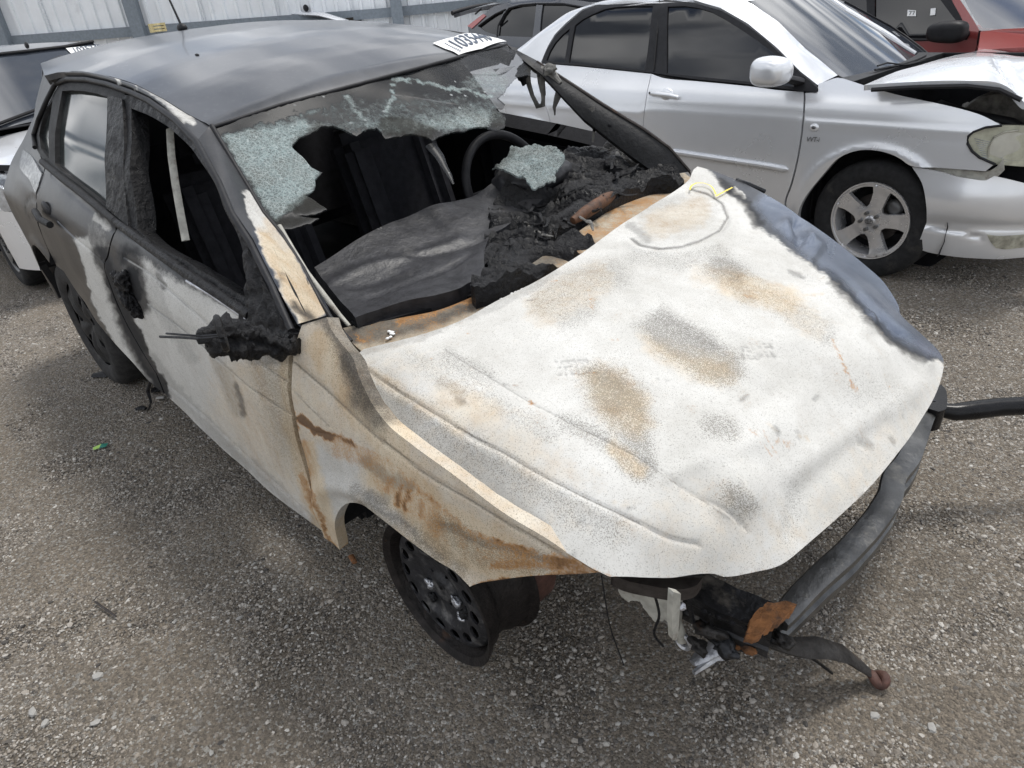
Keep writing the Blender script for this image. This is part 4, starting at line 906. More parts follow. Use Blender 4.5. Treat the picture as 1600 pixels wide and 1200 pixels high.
# left side of the shell
def mirror_part(name, out, mat, lab=None, **kw): return patch(name, SR, out, .03, mat, HB_, mirror=True, label=lab, **kw)
mirror_part('front_door', [('p',-.66,.985),('p',-.58,.93),('p',-.50,.80),('p',-.45,.36),('p',-1.5,.36),('p',-1.6,.85),('p',-1.46,1.04),('p',-1.0,1.02)], M['interior'], 'far front door, sooty inside', skirt=.07)
mirror_part('rear_door', [('p',-1.46,1.04),('p',-1.6,.85),('p',-1.52,.36),('p',-2.03,.42),('p',-2.27,.57),('p',-2.39,.68),('p',-2.37,.9),('p',-2.31,1.05)], M['interior'], skirt=.06)
mirror_part('quarter_panel', [('p',-2.30,1.03),('p',-2.4,.665),('p',-2.56,.70),('p',-2.74,.66),('p',-2.88,.53),('p',-2.93,.33),('p',-3.2,.42),('p',-3.24,.75),('p',-3.25,.95),('p',-3.13,1.37),('p',-2.75,1.37),('p',-2.70,1.2)], M['interior'])
mirror_part('window_glass', [('p',-1.62,1.05),('p',-2.6,1.06),('p',-2.45,1.30),('p',-1.66,1.36)], M['dusty_glass'], skirt=0)
mirror_part('pillar_trim', [('p',-1.45,1.04),('p',-1.66,1.04),('p',-1.72,1.38),('p',-1.60,1.38)], M['char'], skirt=.05)
fl = patch('front_fender', SR, [('p',-.40,.86),('p',-.43,.42),('p',-.42,.31),('p',-.39,.31),('p',-.35,.46),('p',-.24,.6),('p',-.06,.69),('p',.13,.65),('p',.19,.60),('p',.30,.62),('p',.26,.74),('p',-.05,.84)], .03, M['grey'], HB_, mirror=True, off=-.07, paint=[('soot_and_shade','set',None,0,.4)], keys=('soot_and_shade','ash'))
tube('hood_hinge', [at(1150,281,2,.93,'h'), at(1170,288,2,.92,'h'), at(1195,299,2,.89,'h')], .008, M['dark_steel'], HB_, n=6)
# tail closing panel, cabin and engine bay linings
patch('tailgate', Surf('p', lambda y, z: -3.2+.25*np.clip(z-.95,0,1)+.35*np.abs(y)**3*.3, 'h'), [('p',-.62,.45),('p',.62,.45),('p',.62,.95),('p',.5,1.33),('p',-.5,1.33),('p',-.62,.95)], .08, M['grey'], HB_, paint=[('soot_and_shade','set',None,0,.4)], keys=('soot_and_shade','ash'), smooth_out=False)
box('floor_pan', (-3.1,-.74,.27), (-.50,.74,.31), M['interior'], HB_)
box('firewall', (-.49,-.74,.3), (-.46,.74,.86), M['interior'], HB_)
box('inner_wing', (-.44,-.60,.42), (.12,-.56,.78), M['interior'], HB_)
box('inner_wing', (-.44,.56,.42), (.12,.60,.70), M['interior'], HB_)
box('rear_shelf', (-3.05,-.62,.86), (-2.45,.62,.89), M['interior'], HB_)
patch('sill', SR, [('p',-.46,.335),('p',-2.1,.36),('p',-2.1,.30),('p',-.46,.29)], .05, M['interior'], HB_, off=-.03, smooth_out=False)
patch('headlining', TR, [('p',-1.2,-.55),('p',-1.2,.55),('p',-2.9,.5),('p',-2.9,-.5)], .1, M['interior'], HB_, off=-.04, skirt=0, smooth_out=False)
patch('door_trim', SR, [('p',-.5,.94),('p',-1.5,.97),('p',-1.5,.4),('p',-.5,.4)], .05, M['interior'], HB_, off=-.07, skirt=0, smooth_out=False)
mirror_part('door_trim', [('p',-.5,.96),('p',-1.5,1.0),('p',-1.5,.4),('p',-.5,.4)], M['interior'], off=-.075, smooth_out=False)
# wheel house liners
for cx, nm in ((-.06,'wheel_liner'),(-2.565,'wheel_liner')):
    V = []; F = []
    for i in range(17):
        a = math.pi*((.32+.66*i/16) if cx > -1 else (.15+.70*i/16))
        for y in (-.885,-.56): V.append((cx+.375*math.cos(a), y, .33+.375*math.sin(a)))
    for i in range(16): F.append((2*i,2*i+1,2*i+3,2*i+2))
    mesh_obj(nm, V, F, M['interior'], HB_)
# scuttle
TC = Surf('t', lambda x, y: .935+.0*x-.03*(np.abs(y)/.7)**2+.015*np.sign(y)*0, 'h', .6)
cp = [('ash','set',None,0,1),('tan','set',None,0,1.3),('soot_and_shade','set',None,0,.46),('rust','set',None,0,.22),('speck','set',None,0,.2),('rust','line',[(905,385),(960,345),(1030,305)],16,.48),('soot_and_shade','line',[(540,525),(600,515),(700,485),(790,450),(850,420)],22,.95),('soot_and_shade','poly',[(560,500),(720,460),(860,395),(935,372),(880,410),(740,475),(570,540)],5,.85,10),('soot_and_shade','line',[(1040,290),(1060,280)],12,.9),('soot_and_shade','line',[(1000,315),(1050,285)],10,.5),('rust','line',[(620,500),(690,480),(740,465)],8,.9),('rust','line',[(960,325),(990,305)],14,.55),('rust','line',[(560,522),(570,535)],6,.6),('soot_and_shade','line',[(960,320),(975,330)],4,.7)]
patch('scuttle_panel', TC, [(536,512),(548,532),(566,547),(645,530),(720,505),(780,474),(845,444),(885,420),(940,383),(985,350),(1030,320),(1066,298),(1082,282),(1070,268),(1040,272),(1000,296),(960,322),(915,352),(860,390),(800,428),(740,460),(680,483),(620,497),(560,506)], .010, M['burnt'], HB_, off=-.004, skirt=.03, disp=line_disp(TC, [], .006), paint=cp, keys=KEYS, label='scorched brown scuttle panel below the windscreen')
for i in range(16):
    x0, y0 = (605+r2.uniform(0,14), 517+r2.uniform(0,14)) if i < 8 else (785+i*5+r2.uniform(-2,2)-40, 470-i*2.2+16+r2.uniform(-2,2))
    c = TC.p3([(x0, y0)], .003)[0]
    bpy_o = lump('ash_flake', c, (.005,.006,.0025), M['white'], HB_, amp=.3, sub=1, seed=i)
# ------- dashboard
TD = Surf('t', lambda x, y: .955+.05*np.clip((-x-.55)/.3,0,1)*np.clip(1-((-x-.85)/.35)**2,0,1)-.02*(np.abs(y)/.6)**2, 'h', .6)
patch('dashboard', TD, [(491,417),(544,386),(614,348),(665,327),(708,312),(745,300),(771,287),(800,275),(840,270),(852,300),(820,335),(790,355),(764,364),(757,400),(757,427),(732,440),(715,452),(680,462),(650,468),(624,475),(575,492),(556,500),(545,485),(530,470),(508,440)], .012, M['soft_char'], HB_, skirt=.12,
      disp=line_disp(TD, [([(575,462),(640,440),(700,415),(740,395)],.008,-.006),([(520,440),(560,420),(640,400),(720,372)],.02,.008),([(560,445),(620,425)],.02,-.006),([(640,400),(720,385),(755,372)],.015,-.008)], .015), label='melted and sagging dashboard top')
patch('dash_panel', Surf('t', lambda x, y: .91+0*x, 'h', .6), [(548,502),(575,496),(640,478),(715,455),(745,445),(752,455),(700,474),(640,490),(580,506),(556,510)], .02, M['interior'], HB_, skirt=.05)
patch('charred_dash_end', Surf('t', lambda x, y: .962+.04*np.clip((-x-.58)/.2,0,1)+.02*np.exp(-((y-.35)/.12)**2)+0*y, 'h', .6), [(748,428),(766,412),(752,396),(768,380),(756,362),(772,346),(760,330),(785,300),(810,275),(850,262),(882,240),(905,224),(950,222),(985,238),(1012,254),(1050,260),(1070,268),(1050,276),(1020,280),(1000,288),(965,298),(930,318),(888,344),(858,368),(895,362),(935,371),(903,388),(870,404),(830,424),(780,449),(742,460),(735,450)], .0085, M['char'], HB_, skirt=.08,
      disp=lambda P, A: np.array([.038*noise.ridged_multi_fractal(Vector(((p[0]*.55+p[1]*.83)*4.0, (-p[0]*.83+p[1]*.55)*15+noise.noise(Vector((p[0]*6,p[1]*6,1)))*1.2, 2.0)), 1.0, 2.1, 4, 1.0, 1.5)-.048+.03*noise.noise(Vector((p[0]*6, p[1]*6, 9.)))+.006*noise.fractal(Vector((p[0]*40, p[1]*40, 3.)), .8, 2.1, 3) for p in P]), label='heaped charred plastic at the driver end of the dashboard')
for i, (px_, py_, z, rx_, ry_, rz_) in enumerate([(925,243,1.00,.085,.05,.035),(960,258,.985,.06,.05,.035),(1015,262,.96,.06,.04,.02),(890,268,1.0,.06,.05,.03),(900,296,.98,.04,.09,.028),(880,386,.945,.035,.09,.009)]):
    lump('char_lump', at(px_, py_, 2, z-.02, 'h'), (rx_,ry_,rz_), M['char'], HB_, amp=.30, sc=12, sub=5, seed=i*3.1)
TDs = Surf('t', lambda x, y: .975+0*x, 'h', .6)
for i in range(24):
    x0, y0 = r2.uniform(775,1000), 0; y0 = 262+(1000-x0)*.52+r2.uniform(-38,18); L_ = r2.uniform(20,62); x0 = min(x0, 950); a_ = r2.choice([-.6,-.4,.9,2.2,-.5,.1])+r2.uniform(-.3,.3)
    P_ = [at(x0+L_*t*math.cos(a_)+6*math.sin(t*5+i), y0+L_*t*math.sin(a_)*.6+3*math.sin(t*7+i), 2, .972+.018*math.sin(t*3.1+i)+r2.uniform(-.004,.004), 'h') for t in np.linspace(0,1,9)]
    tube('melted_strand', P_, [max(.002, r2.uniform(.004,.011)*(1-.7*abs(2*t-1))) for t in np.linspace(0,1,9)], M['pale_char'] if i % 9 == 0 else M['char'], HB_, n=6, flat=.7)
tube('exposed_duct', [at(895,345,2,.955,'h'), at(915,332,2,.965,'h'), at(945,312,2,.965,'h'), at(965,300,2,.955,'h')], [.012,.020,.021,.012], M['duct'], HB_, n=14, label='rusty tube exposed in the burnt dashboard')
lump('instrument_cowl', at(835,272,2,1.0,'h'), (.12,.17,.055), M['soft_char'], HB_, amp=.18, sc=6, sub=4, seed=4)
gz_ = Surf('t', lambda x, y: 1.075-.10*np.clip((x+.75),-.2,.3)+.0*y, 'h', .6)
patch('fallen_glass_sheet', gz_, [(768,258),(790,245),(800,234),(830,227),(862,228),(880,240),(882,252),(868,262),(868,280),(850,290),(830,288),(812,278),(796,272),(784,262)], .009, M['crack'], HB_, skirt=.006, paint=[('crack','set',None,0,.8),('soot_and_shade','set',None,0,.12),('soot_and_shade','line',[(768,258),(800,236)],9,.6)], keys=('crack','soot_and_shade'), smooth_out=False, jag=.002, disp=lambda P, A: np.array([.022*noise.fractal(Vector((p[0]*15, p[1]*15, 4.)), .8, 2.1, 4) for p in P]), label='crazed glass sheet fallen on the dashboard')
# strands of melted seal hanging from the left pillar
def strand(pts, r): 
    P = [at(a, b, 1, yv, 'h') for a, b, yv in pts]; return tube('melted_strand', P, r, M['pale_char'], HB_, n=7)
strand([(822,112,.60),(826,130,.60),(832,150,.61),(840,166,.61),(848,164,.61),(849,148,.61),(846,130,.61),(846,112,.61)], [.016,.010,.008,.010,.010,.010,.014,.02])
strand([(862,118,.62),(868,138,.62),(872,150,.62),(866,168,.62),(867,180,.62)], [.016,.010,.014,.007,.003]); strand([(850,112,.6),(862,116,.62),(876,130,.62)], [.02,.02,.008])
strand([(924,168,.66),(929,185,.66),(928,205,.66),(926,222,.66)], [.014,.008,.006,.004])
lump('melted_seal', at(820,114,1,.60,'h'), (.03,.02,.03), M['char'], HB_, amp=.7, sc=20, seed=9); lump('melted_seal', at(852,112,1,.61,'h'), (.05,.02,.025), M['pale_char'], HB_, amp=.7, sc=20, seed=11)
# ------- cabin
def seat(y):
    def blob(name, lo, hi, n, mat, sx=.0):
        return box(name, lo, hi, mat, HB_, bev=n)
    b = box('seat_back', (-.065,-.25,-.31), (.065,.25,.31), M['seat'], HB_, bev=.05); b.location = (-1.62, y, .76); b.rotation_euler = (0, math.radians(-20), 0)
    for s in (-1, 1):
        w = box('seat_bolster', (-.05,-.055,-.28), (.05,.055,.28), M['seat2'], b, bev=.035); w.location = (.065, s*.175, -.02); w.rotation_euler = (0, 0, s*.35)
    h = box('headrest', (-.045,-.13,-.09), (.045,.13,.09), M['seat'], HB_, bev=.04); h.location = (-1.755, y, 1.16); h.rotation_euler = (0, math.radians(-15), 0)
    c = box('seat_cushion', (-.26,-.25,-.07), (.26,.25,.07), M['seat'], HB_, bev=.05); c.location = (-1.28, y, .42); c.rotation_euler = (0, math.radians(-8), 0)
seat(-.36); seat(.36)
b = box('rear_bench', (-.07,-.62,-.28), (.07,.62,.28), M['seat'], HB_, bev=.05); b.location = (-2.45, 0, .74); b.rotation_euler = (0, math.radians(-22), 0)
tube('seat_belt', SR.p3([(234,188),(236,230),(241,280),(249,330),(257,370)], -.06), .011, M['pale_metal'], HB_, n=4, flat=.3, label='pale strip of door pillar edge showing in the open window')
sc_, su, sv = np.array([-.93,.37,.92]), np.array([0,1.,0]), np.array([-.42,0,.9])
ring_p = [sc_ + .19*(su*math.cos(a)+sv/np.linalg.norm(sv)*math.sin(a)) for a in np.linspace(0, 2*math.pi, 48, endpoint=False)]
sw = tube('steering_wheel', ring_p, .0165, M['black'], HB_, n=12, closed=True)
lump('wheel_hub', sc_, (.05,.08,.06), M['interior'], sw, amp=.1, sub=3)
for a in (0, math.pi, -math.pi/2): tube('spoke', [sc_, sc_+.18*(su*math.cos(a)+sv/np.linalg.norm(sv)*math.sin(a))], .015, M['interior'], sw, n=6)
tube('steering_column', [sc_, sc_+[.35,0,-.18]], .03, M['interior'], HB_)
# ------- door handles, mirror stump
def sidept(px_, py_, off=0): return SR.p3([(px_, py_)], off)[0]
lump('door_handle', sidept(73,326,.0), (.055,.012,.028), M['black'], HB_, amp=.1, sc=10, sub=3); tube('door_handle', [sidept(64,330,.02), sidept(76,342,.03), sidept(88,351,.02)], .013, M['dark_seal'], HB_)
for i, (a, b_, r) in enumerate([(192,438,.035),(200,450,.04),(206,462,.04),(213,474,.03),(218,482,.024),(200,436,.03)]): lump('melted_handle', sidept(a, b_, .012), (r*1.2,.02,r), M['char'], HB_, amp=.7, sc=22, sub=4, seed=i*1.7)
patch('mirror_sail_panel', SR, [(391,395),(397,384),(432,455),(464,522),(462,538),(445,545),(415,548),(385,520),(383,505),(396,470)], .008, M['char'], HB_, off=.02, skirt=.02, disp=lambda P, A: np.array([.012*noise.fractal(Vector((p[0]*25, p[2]*25, 1.)), .8, 2.1, 4) for p in P]))
def char_arm(name, ctrl, label=None, n=90, m=48, mat='char', amp=.8, fq=24):
    P = resample_n(np.array([c[0] for c in ctrl]), n); t0_ = np.linspace(0, 1, len(ctrl)); R0_ = np.interp(np.linspace(0, 1, n), t0_, [c[1] for c in ctrl]); V = []; F = []
    for i in range(n):
        t = P[min(i+1,n-1)]-P[max(i-1,0)]; t /= np.linalg.norm(t); u = np.cross([0,0,1.], t); u /= np.linalg.norm(u); w = np.cross(t, u)
        for k in range(m):
            a = 2*math.pi*k/m; d = u*math.cos(a)+w*math.sin(a); q = P[i]+d*R0_[i]
            r = R0_[i]*(1+amp*noise.fractal(Vector(q*fq), .9, 2.2, 5)-amp*.5*abs(noise.noise(Vector(q*fq*2))))
            drip = .35*R0_[i]*max(0, -math.sin(a))*max(0, noise.noise(Vector((i*.25, 3.3, 0))))
            V.append(P[i]+d*r+w*0-np.array([0,0,drip]))
    for i in range(n-1):
        for k in range(m): F.append((i*m+k, i*m+(k+1)%m, (i+1)*m+(k+1)%m, (i+1)*m+k))
    F.append(tuple(range(m))[::-1]); F.append(tuple((n-1)*m+k for k in range(m)))
    return mesh_obj(name, V, F, M[mat], HB_, label=label)
mst = char_arm('melted_mirror', [(at(464,538,1,-.885,'h'),.022),(at(445,538,1,-.90,'h'),.026),(at(420,537,1,-.93,'h'),.024),(at(395,534,1,-.955,'h'),.026),(at(368,530,1,-.99,'h'),.036),(at(345,525,1,-1.02,'h'),.040),(at(324,524,1,-1.045,'h'),.028),(at(315,525,1,-1.05,'h'),.006)], 'melted door mirror stump, charred black')
tube('mirror_socket', [at(346,521,1,-1.085,'h')+np.array([.026*math.cos(a),-.010*math.cos(a),.028*math.sin(a)]) for a in np.linspace(0,2*math.pi,26,endpoint=False)], .006, M['char'], mst, n=8, closed=True)
tube('mirror_wire', [at(352,524,1,-1.04,'h'), at(310,529,1,-1.085,'h'), at(280,527,1,-1.10,'h'), at(250,526,1,-1.115,'h')], .0028, M['dark_steel'], HB_, n=5)
tube('mirror_wire', [at(352,522,1,-1.045,'h'), at(312,525,1,-1.09,'h'), at(285,523,1,-1.11,'h'), at(260,521,1,-1.12,'h')], .0022, M['dark_steel'], HB_, n=5)
tube('hanging_cable', [sidept(228,588,-.03), at(231,610,1,-.86,'h'), at(236,628,1,-.87,'h'), at(232,640,1,-.87,'h')], [.006,.008,.005,.004], M['char'], HB_, n=6)
# ------- front wheel: bare steel rim
hub = at(676, 932, 1, -.815, 'h')
R_ = .205
rim = lathe('bare_rim', [(R_,0),(R_+.003,.004),(R_,.012),(R_-.012,.016),(R_-.018,.05),(R_-.030,.065),(R_-.032,.10),(R_-.018,.125),(R_-.016,.155),(R_+.002,.165),(R_+.002,.172),(R_-.014,.172),(R_-.030,.15),(R_-.036,.06),(R_-.024,.045),(R_-.017,.012),(R_-.006,.004),(R_,0)], M['rim_rust'], HB_, loc=hub, n=72, label='bare rusty steel front rim, tyre burnt away')
def disc_f(x, z):
    r = np.hypot(x-hub[0], z-hub[2]); return -(hub[1]+.028) + np.interp(r, [0,.035,.05,.09,.115,.15,.172,.178], [.0,.0,-.012,-.005,.008,.010,-.002,-.02])
SD = Surf('r', disc_f, 'h')
circ = lambda cx, cz, a, b_, n, rot=0: np.array([(cx+a*math.cos(t)*math.cos(rot)-b_*math.sin(t)*math.sin(rot), cz+a*math.cos(t)*math.sin(rot)+b_*math.sin(t)*math.cos(rot)) for t in np.linspace(0, 2*math.pi, n, endpoint=False)])
holes = []
for i in range(14):
    a = 2*math.pi*i/14+.1; holes.append(circ(hub[0]+.136*math.cos(a), hub[2]+.136*math.sin(a), .0205, .0165, 16, a+math.pi/2))
for i in range(5):
    a = 2*math.pi*i/5; holes.append(circ(hub[0]+.052*math.cos(a), hub[2]+.052*math.sin(a), .006, .006, 8))
M['disc'] = simple('ashy_wheel_disc', (.028,.028,.031), .5, metal=.3, vary=.5, bumpy=(60,.3), dirt=((.17,.165,.16), .53, 18), spec=.4)
patch('rim_disc', SD, [('p',*p) for p in circ(hub[0], hub[2], .178, .178, 72)], .008, M['disc'], rim, skirt=.006, holes=holes, smooth_out=False)
lathe('brake_drum', [(.0,.09),(.125,.09),(.13,.10),(.13,.16),(.10,.165)], M['rim_rust'], rim, loc=hub, n=40)
for i in range(7): lump('melted_aluminium_blob', hub+np.array([r2.uniform(-.05,.09), .030, r2.uniform(-.06,.05)]), (.016,.010,.014), M['melt'] if i % 3 == 0 else M['char'], rim, amp=.8, sc=30, sub=3, seed=i)
lathe('hub_cap', [(0,.03),(.028,.03),(.032,.045)], M['char'], rim, loc=hub, n=20)
inner = lathe('brake_disc', [(.165,.19),(.178,.19),(.182,.196),(.182,.26),(.172,.264),(.0,.264)], M['drum_rust'], HB_, loc=hub, n=56, label='rust-brown inner wheel drum')
lump('suspension_remains', hub+np.array([-.05,.16,.05]), (.12,.08,.16), M['interior'], HB_, amp=.4, sub=3)
tube('strut', [hub+np.array([-.02,.2,.1]), hub+np.array([-.08,.26,.5])], .035, M['interior'], HB_)
# rear wheel
rh = at(138, 492, 1, -.845, 'h'); RT = .315
rh = np.array([-2.565, -.845, .295])
tyre = lathe('rear_wheel', [(.205,0),(.215,-.008),(.25,-.018),(.285,-.014),(RT-.008,.005),(RT,.03),(RT,.15),(RT-.01,.175),(.28,.19),(.21,.18)], M['burnt_rubber'], HB_, loc=rh, n=64)
def hc(x, z):
    r = np.hypot(x-rh[0], z-rh[2]); a = np.arctan2(z-rh[2], x-rh[0]); return -(rh[1]+.006)+.012*np.exp(-((r-.12)/.06)**2)+.006*np.cos(7*a)*np.clip(r/.1,0,1)-.012*np.exp(-(r/.035)**2)
hch = []
for i in range(7):
    a = 2*math.pi*i/7+math.pi/7; c = (rh[0]+.135*math.cos(a), rh[2]+.135*math.sin(a)); hch.append(circ(c[0], c[1], .045, .017, 16, a))
patch('hubcap', Surf('r', hc, 'h'), [('p',*p) for p in circ(rh[0], rh[2], .207, .207, 60)], .012, M['dark_seal'], tyre, skirt=.01, holes=hch, smooth_out=False, label='sagging plastic wheel trim')
lathe('rim', [(.20,.02),(.19,.05),(.0,.06)], M['dark_steel'], tyre, loc=rh, n=32)
for k, (hx, hy, hz) in enumerate([(hub[0], -hub[1], hub[2]), (rh[0], -rh[1], rh[2])]):
    if k == 0: lathe('bare_rim', [(R_,0),(R_,-.012),(R_-.02,-.05),(R_-.03,-.10),(R_-.016,-.15),(R_+.002,-.165),(0,-.06)], M['rim_rust'], HB_, loc=(hx,hy,hz), n=40)
    else: lathe('rear_wheel', [(.0,-.02),(.205,0),(.25,.018),(RT-.008,-.005),(RT,-.03),(RT,-.15),(.28,-.19),(.21,-.18),(0,-.15)], M['burnt_rubber'], HB_, loc=(hx,hy,hz), n=40)
# ------- front crash structure
def bp(px_, py_, z): return at(px_, py_, 2, z, 'h')
def bw(px_, py_, z): return at(px_, py_, 2, z+.10, 'h')
top = resample_n(smooth_poly(np.array([bp(1225,972,.47), bp(1290,905,.485), bp(1345,855,.49), bp(1392,795,.49), bp(1428,725,.49), bp(1455,650,.49), bp(1472,612,.49)]), closed=False), 60)
def beam(path):
    # C-section sweep: profile in (outward, up)
    prof = [(.0,.0),(-.045,.004),(-.05,-.002),(-.004,-.006),(.0,-.03),(-.018,-.042),(-.018,-.062),(.0,-.074),(-.002,-.104),(-.045,-.110),(-.045,-.116),(.004,-.112),(.012,-.104),(.012,-.072),(-.006,-.060),(-.006,-.044),(.012,-.032),(.012,-.006)]
    V = []; F = []; m = len(prof)
    for i in range(len(path)):
        t = path[min(i+1,len(path)-1)]-path[max(i-1,0)]; t /= np.linalg.norm(t); o = np.cross(t, [0,0,1.]); o /= np.linalg.norm(o)
        k = 1-.18*abs(2*i/(len(path)-1)-1)**3
        dent = -.012*math.exp(-((i-33)/3.0)**2)
        for a, b_ in prof:
            q = path[i]+o*(a*k*.9+dent)+np.array([0,0,1.])*b_*k*.82; q = q + np.array([noise.noise(Vector(q*14))*.003]*3); V.append(q)
    for i in range(len(path)-1):
        for j in range(m): F.append((i*m+j, i*m+(j+1)%m, (i+1)*m+(j+1)%m, (i+1)*m+j))
    F.append(tuple(range(m))[::-1]); F.append(tuple((len(path)-1)*m+j for j in range(m)))
    V = path[0] + 0*path[0] + (np.array(V)-path[0])
    return mesh_obj('bumper_beam', V, F, M['beam'], HB_, angle=35, label='bent steel bumper beam, scorched grey and black')
beam(top)
box_r = [bp(1075,925,.50), bp(1130,955,.49), bp(1205,985,.47)]
def rail(name, P, w, h, mat, lab=None):
    V = []; F = []
    P = resample_n(np.array(P), 14)
    for i in range(len(P)):
        t = P[min(i+1,len(P)-1)]-P[max(i-1,0)]; t /= np.linalg.norm(t); o = np.cross(t, [0,0,1.]); o /= np.linalg.norm(o); s = 1+.03*math.sin(i*1.9)
        for a, b_ in ((-w,h),(0,h*.97),(w,h),(w,h*.45),(w*.86,h*.25),(w*.86,-h*.35),(w,-h*.5),(w,-h)): V.append(P[i]+o*a*s+np.array([0,0,1.])*b_)
    m = 8
    for i in range(len(P)-1):
        for j in range(m): F.append((i*m+j, i*m+(j+1)%m, (i+1)*m+(j+1)%m, (i+1)*m+j))
    F.append(tuple(range(m))[::-1]); F.append(tuple((len(P)-1)*m+j for j in range(m)))
    return mesh_obj(name, V, F, mat, HB_, label=lab, angle=30)
rail('front_rail', [bp(1040,880,.53)]+box_r, .040, .040, M['rail'], 'oily black front chassis rail')
rail('front_rail', [bp(1150,640,.55)*[1,1,1]+[-.35,0,0], bp(1462,640,.46)+[-.02,0,0]], .035, .045, M['dark_steel'])
patch('crush_plate', Surf('t', lambda x, y: .535-.15*np.clip(x-.60,0,1)+0*y, 'h', .6), [(1163,998),(1168,978),(1180,960),(1198,950),(1228,947),(1241,951),(1228,966),(1208,982),(1182,1001)], .008, M['rust'], HB_, smooth_out=False, jag=.0015, skirt=.03, off=.02, disp=lambda P, A: np.array([noise.noise(Vector(p*22))*.006 for p in P]), label='orange rusted crush plate')
patch('front_bracket', Surf('r', lambda x, z: .60-.25*(x-.4), 'h'), [(962,905),(1000,912),(1058,922),(1062,950),(1058,1000),(1050,1000),(1048,975),(1038,968),(1024,972),(1012,958),(1000,940),(988,938),(982,942),(970,930)], .01, M['pale_metal'], HB_, skirt=.02, jag=.001, label='pale scorched bracket hanging below the wing')
patch('slam_panel', Surf('t', lambda x, y: .70-.02*(y+.5)+0*x, 'h', .6), [(955,896),(1000,900),(1060,902),(1098,902),(1086,916),(1055,921),(1010,914),(975,906)], .012, M['scorched'], HB_, skirt=.03, label='rusted front cross panel edge')
tube('tow_eye', [bw(1066,1000, .30), bw(1060,985, .33), bw(1058,970, .36)], [.012,.014,.010], M['pale_metal'], HB_, n=8)
bm_c = bw(1068,1002, .30); tube('bolt_ring', [bm_c+[.016*math.cos(a), 0, .020*math.sin(a)] for a in np.linspace(0,2*math.pi,14,endpoint=False)], .006, M['melt'], HB_, n=6, closed=True)
ap = [bw(a, b_, .20) for a, b_ in ((1082,1036),(1100,1022),(1116,1012),(1135,1012))]
tube('melted_casting', ap, [.010,.020,.022,.012], M['melt'], HB_, n=8, flat=.6, label='lump of melted aluminium under the front rail')
tube('melted_casting', [p+[.012,-.012,-.012] for p in ap], [.006,.010,.010,.008], M['melt'], HB_, n=6)
patch('front_bracket', Surf('p', lambda y, z: .62+.2*(y+.5)+0*z, 'h'), [(1052,925),(1064,928),(1062,960),(1058,1000),(1052,1000),(1050,960)], .01, M['pale_metal'], HB_, skirt=.012)
# ------- loose strut lying under the front and the tube on the beam end
lb = [bw(1185,995, .34), bw(1210,1004, .28), bw(1245,1012, .22), bw(1285,1012, .17), bw(1320,1022, .13), bw(1345,1040, .075), bw(1360,1052, .05)]
cb_ = tube('broken_arm', lb, [.026,.028,.032,.034,.030,.022,.014], M['arm'], HB_, n=8, flat=.4, label='broken black suspension arm hanging from the beam to the gravel')
rc = bw(1372,1060,.04); tube('arm_bush', [rc+[.016*math.cos(a), .012*math.sin(a), .008*math.sin(2*a)] for a in np.linspace(0,2*math.pi,18,endpoint=False)], .012, M['drum_rust'], cb_, n=8, closed=True)
for i, (pp, r_) in enumerate([([(940,900,.60),(946,940,.50),(955,985,.36),(975,1040,.22)],.0016),([(1020,920,.58),(1030,960,.50),(1022,990,.42),(1036,1010,.36)],.003),([(1075,930,.55),(1085,975,.44),(1110,1000,.36),(1150,1004,.36)],.005),([(1110,960,.5),(1120,1000,.40),(1160,1016,.36),(1200,1012,.34)],.004),([(1205,1000,.40),(1230,1012,.30),(1270,1030,.18),(1300,1052,.08)],.004)]):
    tube('hanging_wire', smooth_poly(np.array([bw(a, b_, z_-.05) for a, b_, z_ in pp]), closed=False), r_, M['char'], HB_, n=5)
for i, (a, b_, z_, r_, mt) in enumerate([(1088,1008,.33,.020,'arm'),(1130,1010,.36,.024,'dark_steel'),(1110,985,.40,.022,'arm'),(1225,1003,.33,.018,'arm'),(1062,945,.50,.012,'melt'),(1160,1012,.34,.016,'rust')]): lump('torn_metal', bw(a, b_, z_), (r_*1.4,r_*.8,r_*.7), M[mt], HB_, amp=.7, sc=30, sub=3, seed=i*2.2)
for i in range(5): lump('rail_hole', (lambda q: q)(bw(1100+i*22, 955+i*9, .43)), (.007,.004,.007), M['interior'], HB_, amp=0, sub=2)
tp = [at(1466,640,2,.44,'h')] + [at(a, b_, 2, .44, 'h') for a, b_ in ((1490,644),(1520,641),(1560,636),(1600,634))]
e_ = tp[-1]+(tp[-1]-tp[-2])*4; tp.append(e_)
tube('bumper_tube', tp, [.020,.026,.029,.028,.028,.028], M['tube'], HB_, n=16, label='glossy black tube sticking out from the beam end')
patch('beam_end_plate', Surf('t', lambda x, y: .50+0*x, 'h', .6), [(1450,640),(1462,608),(1470,602),(1478,612),(1478,640),(1466,645)], .012, M['tube'], HB_, skirt=.07, off=.004)

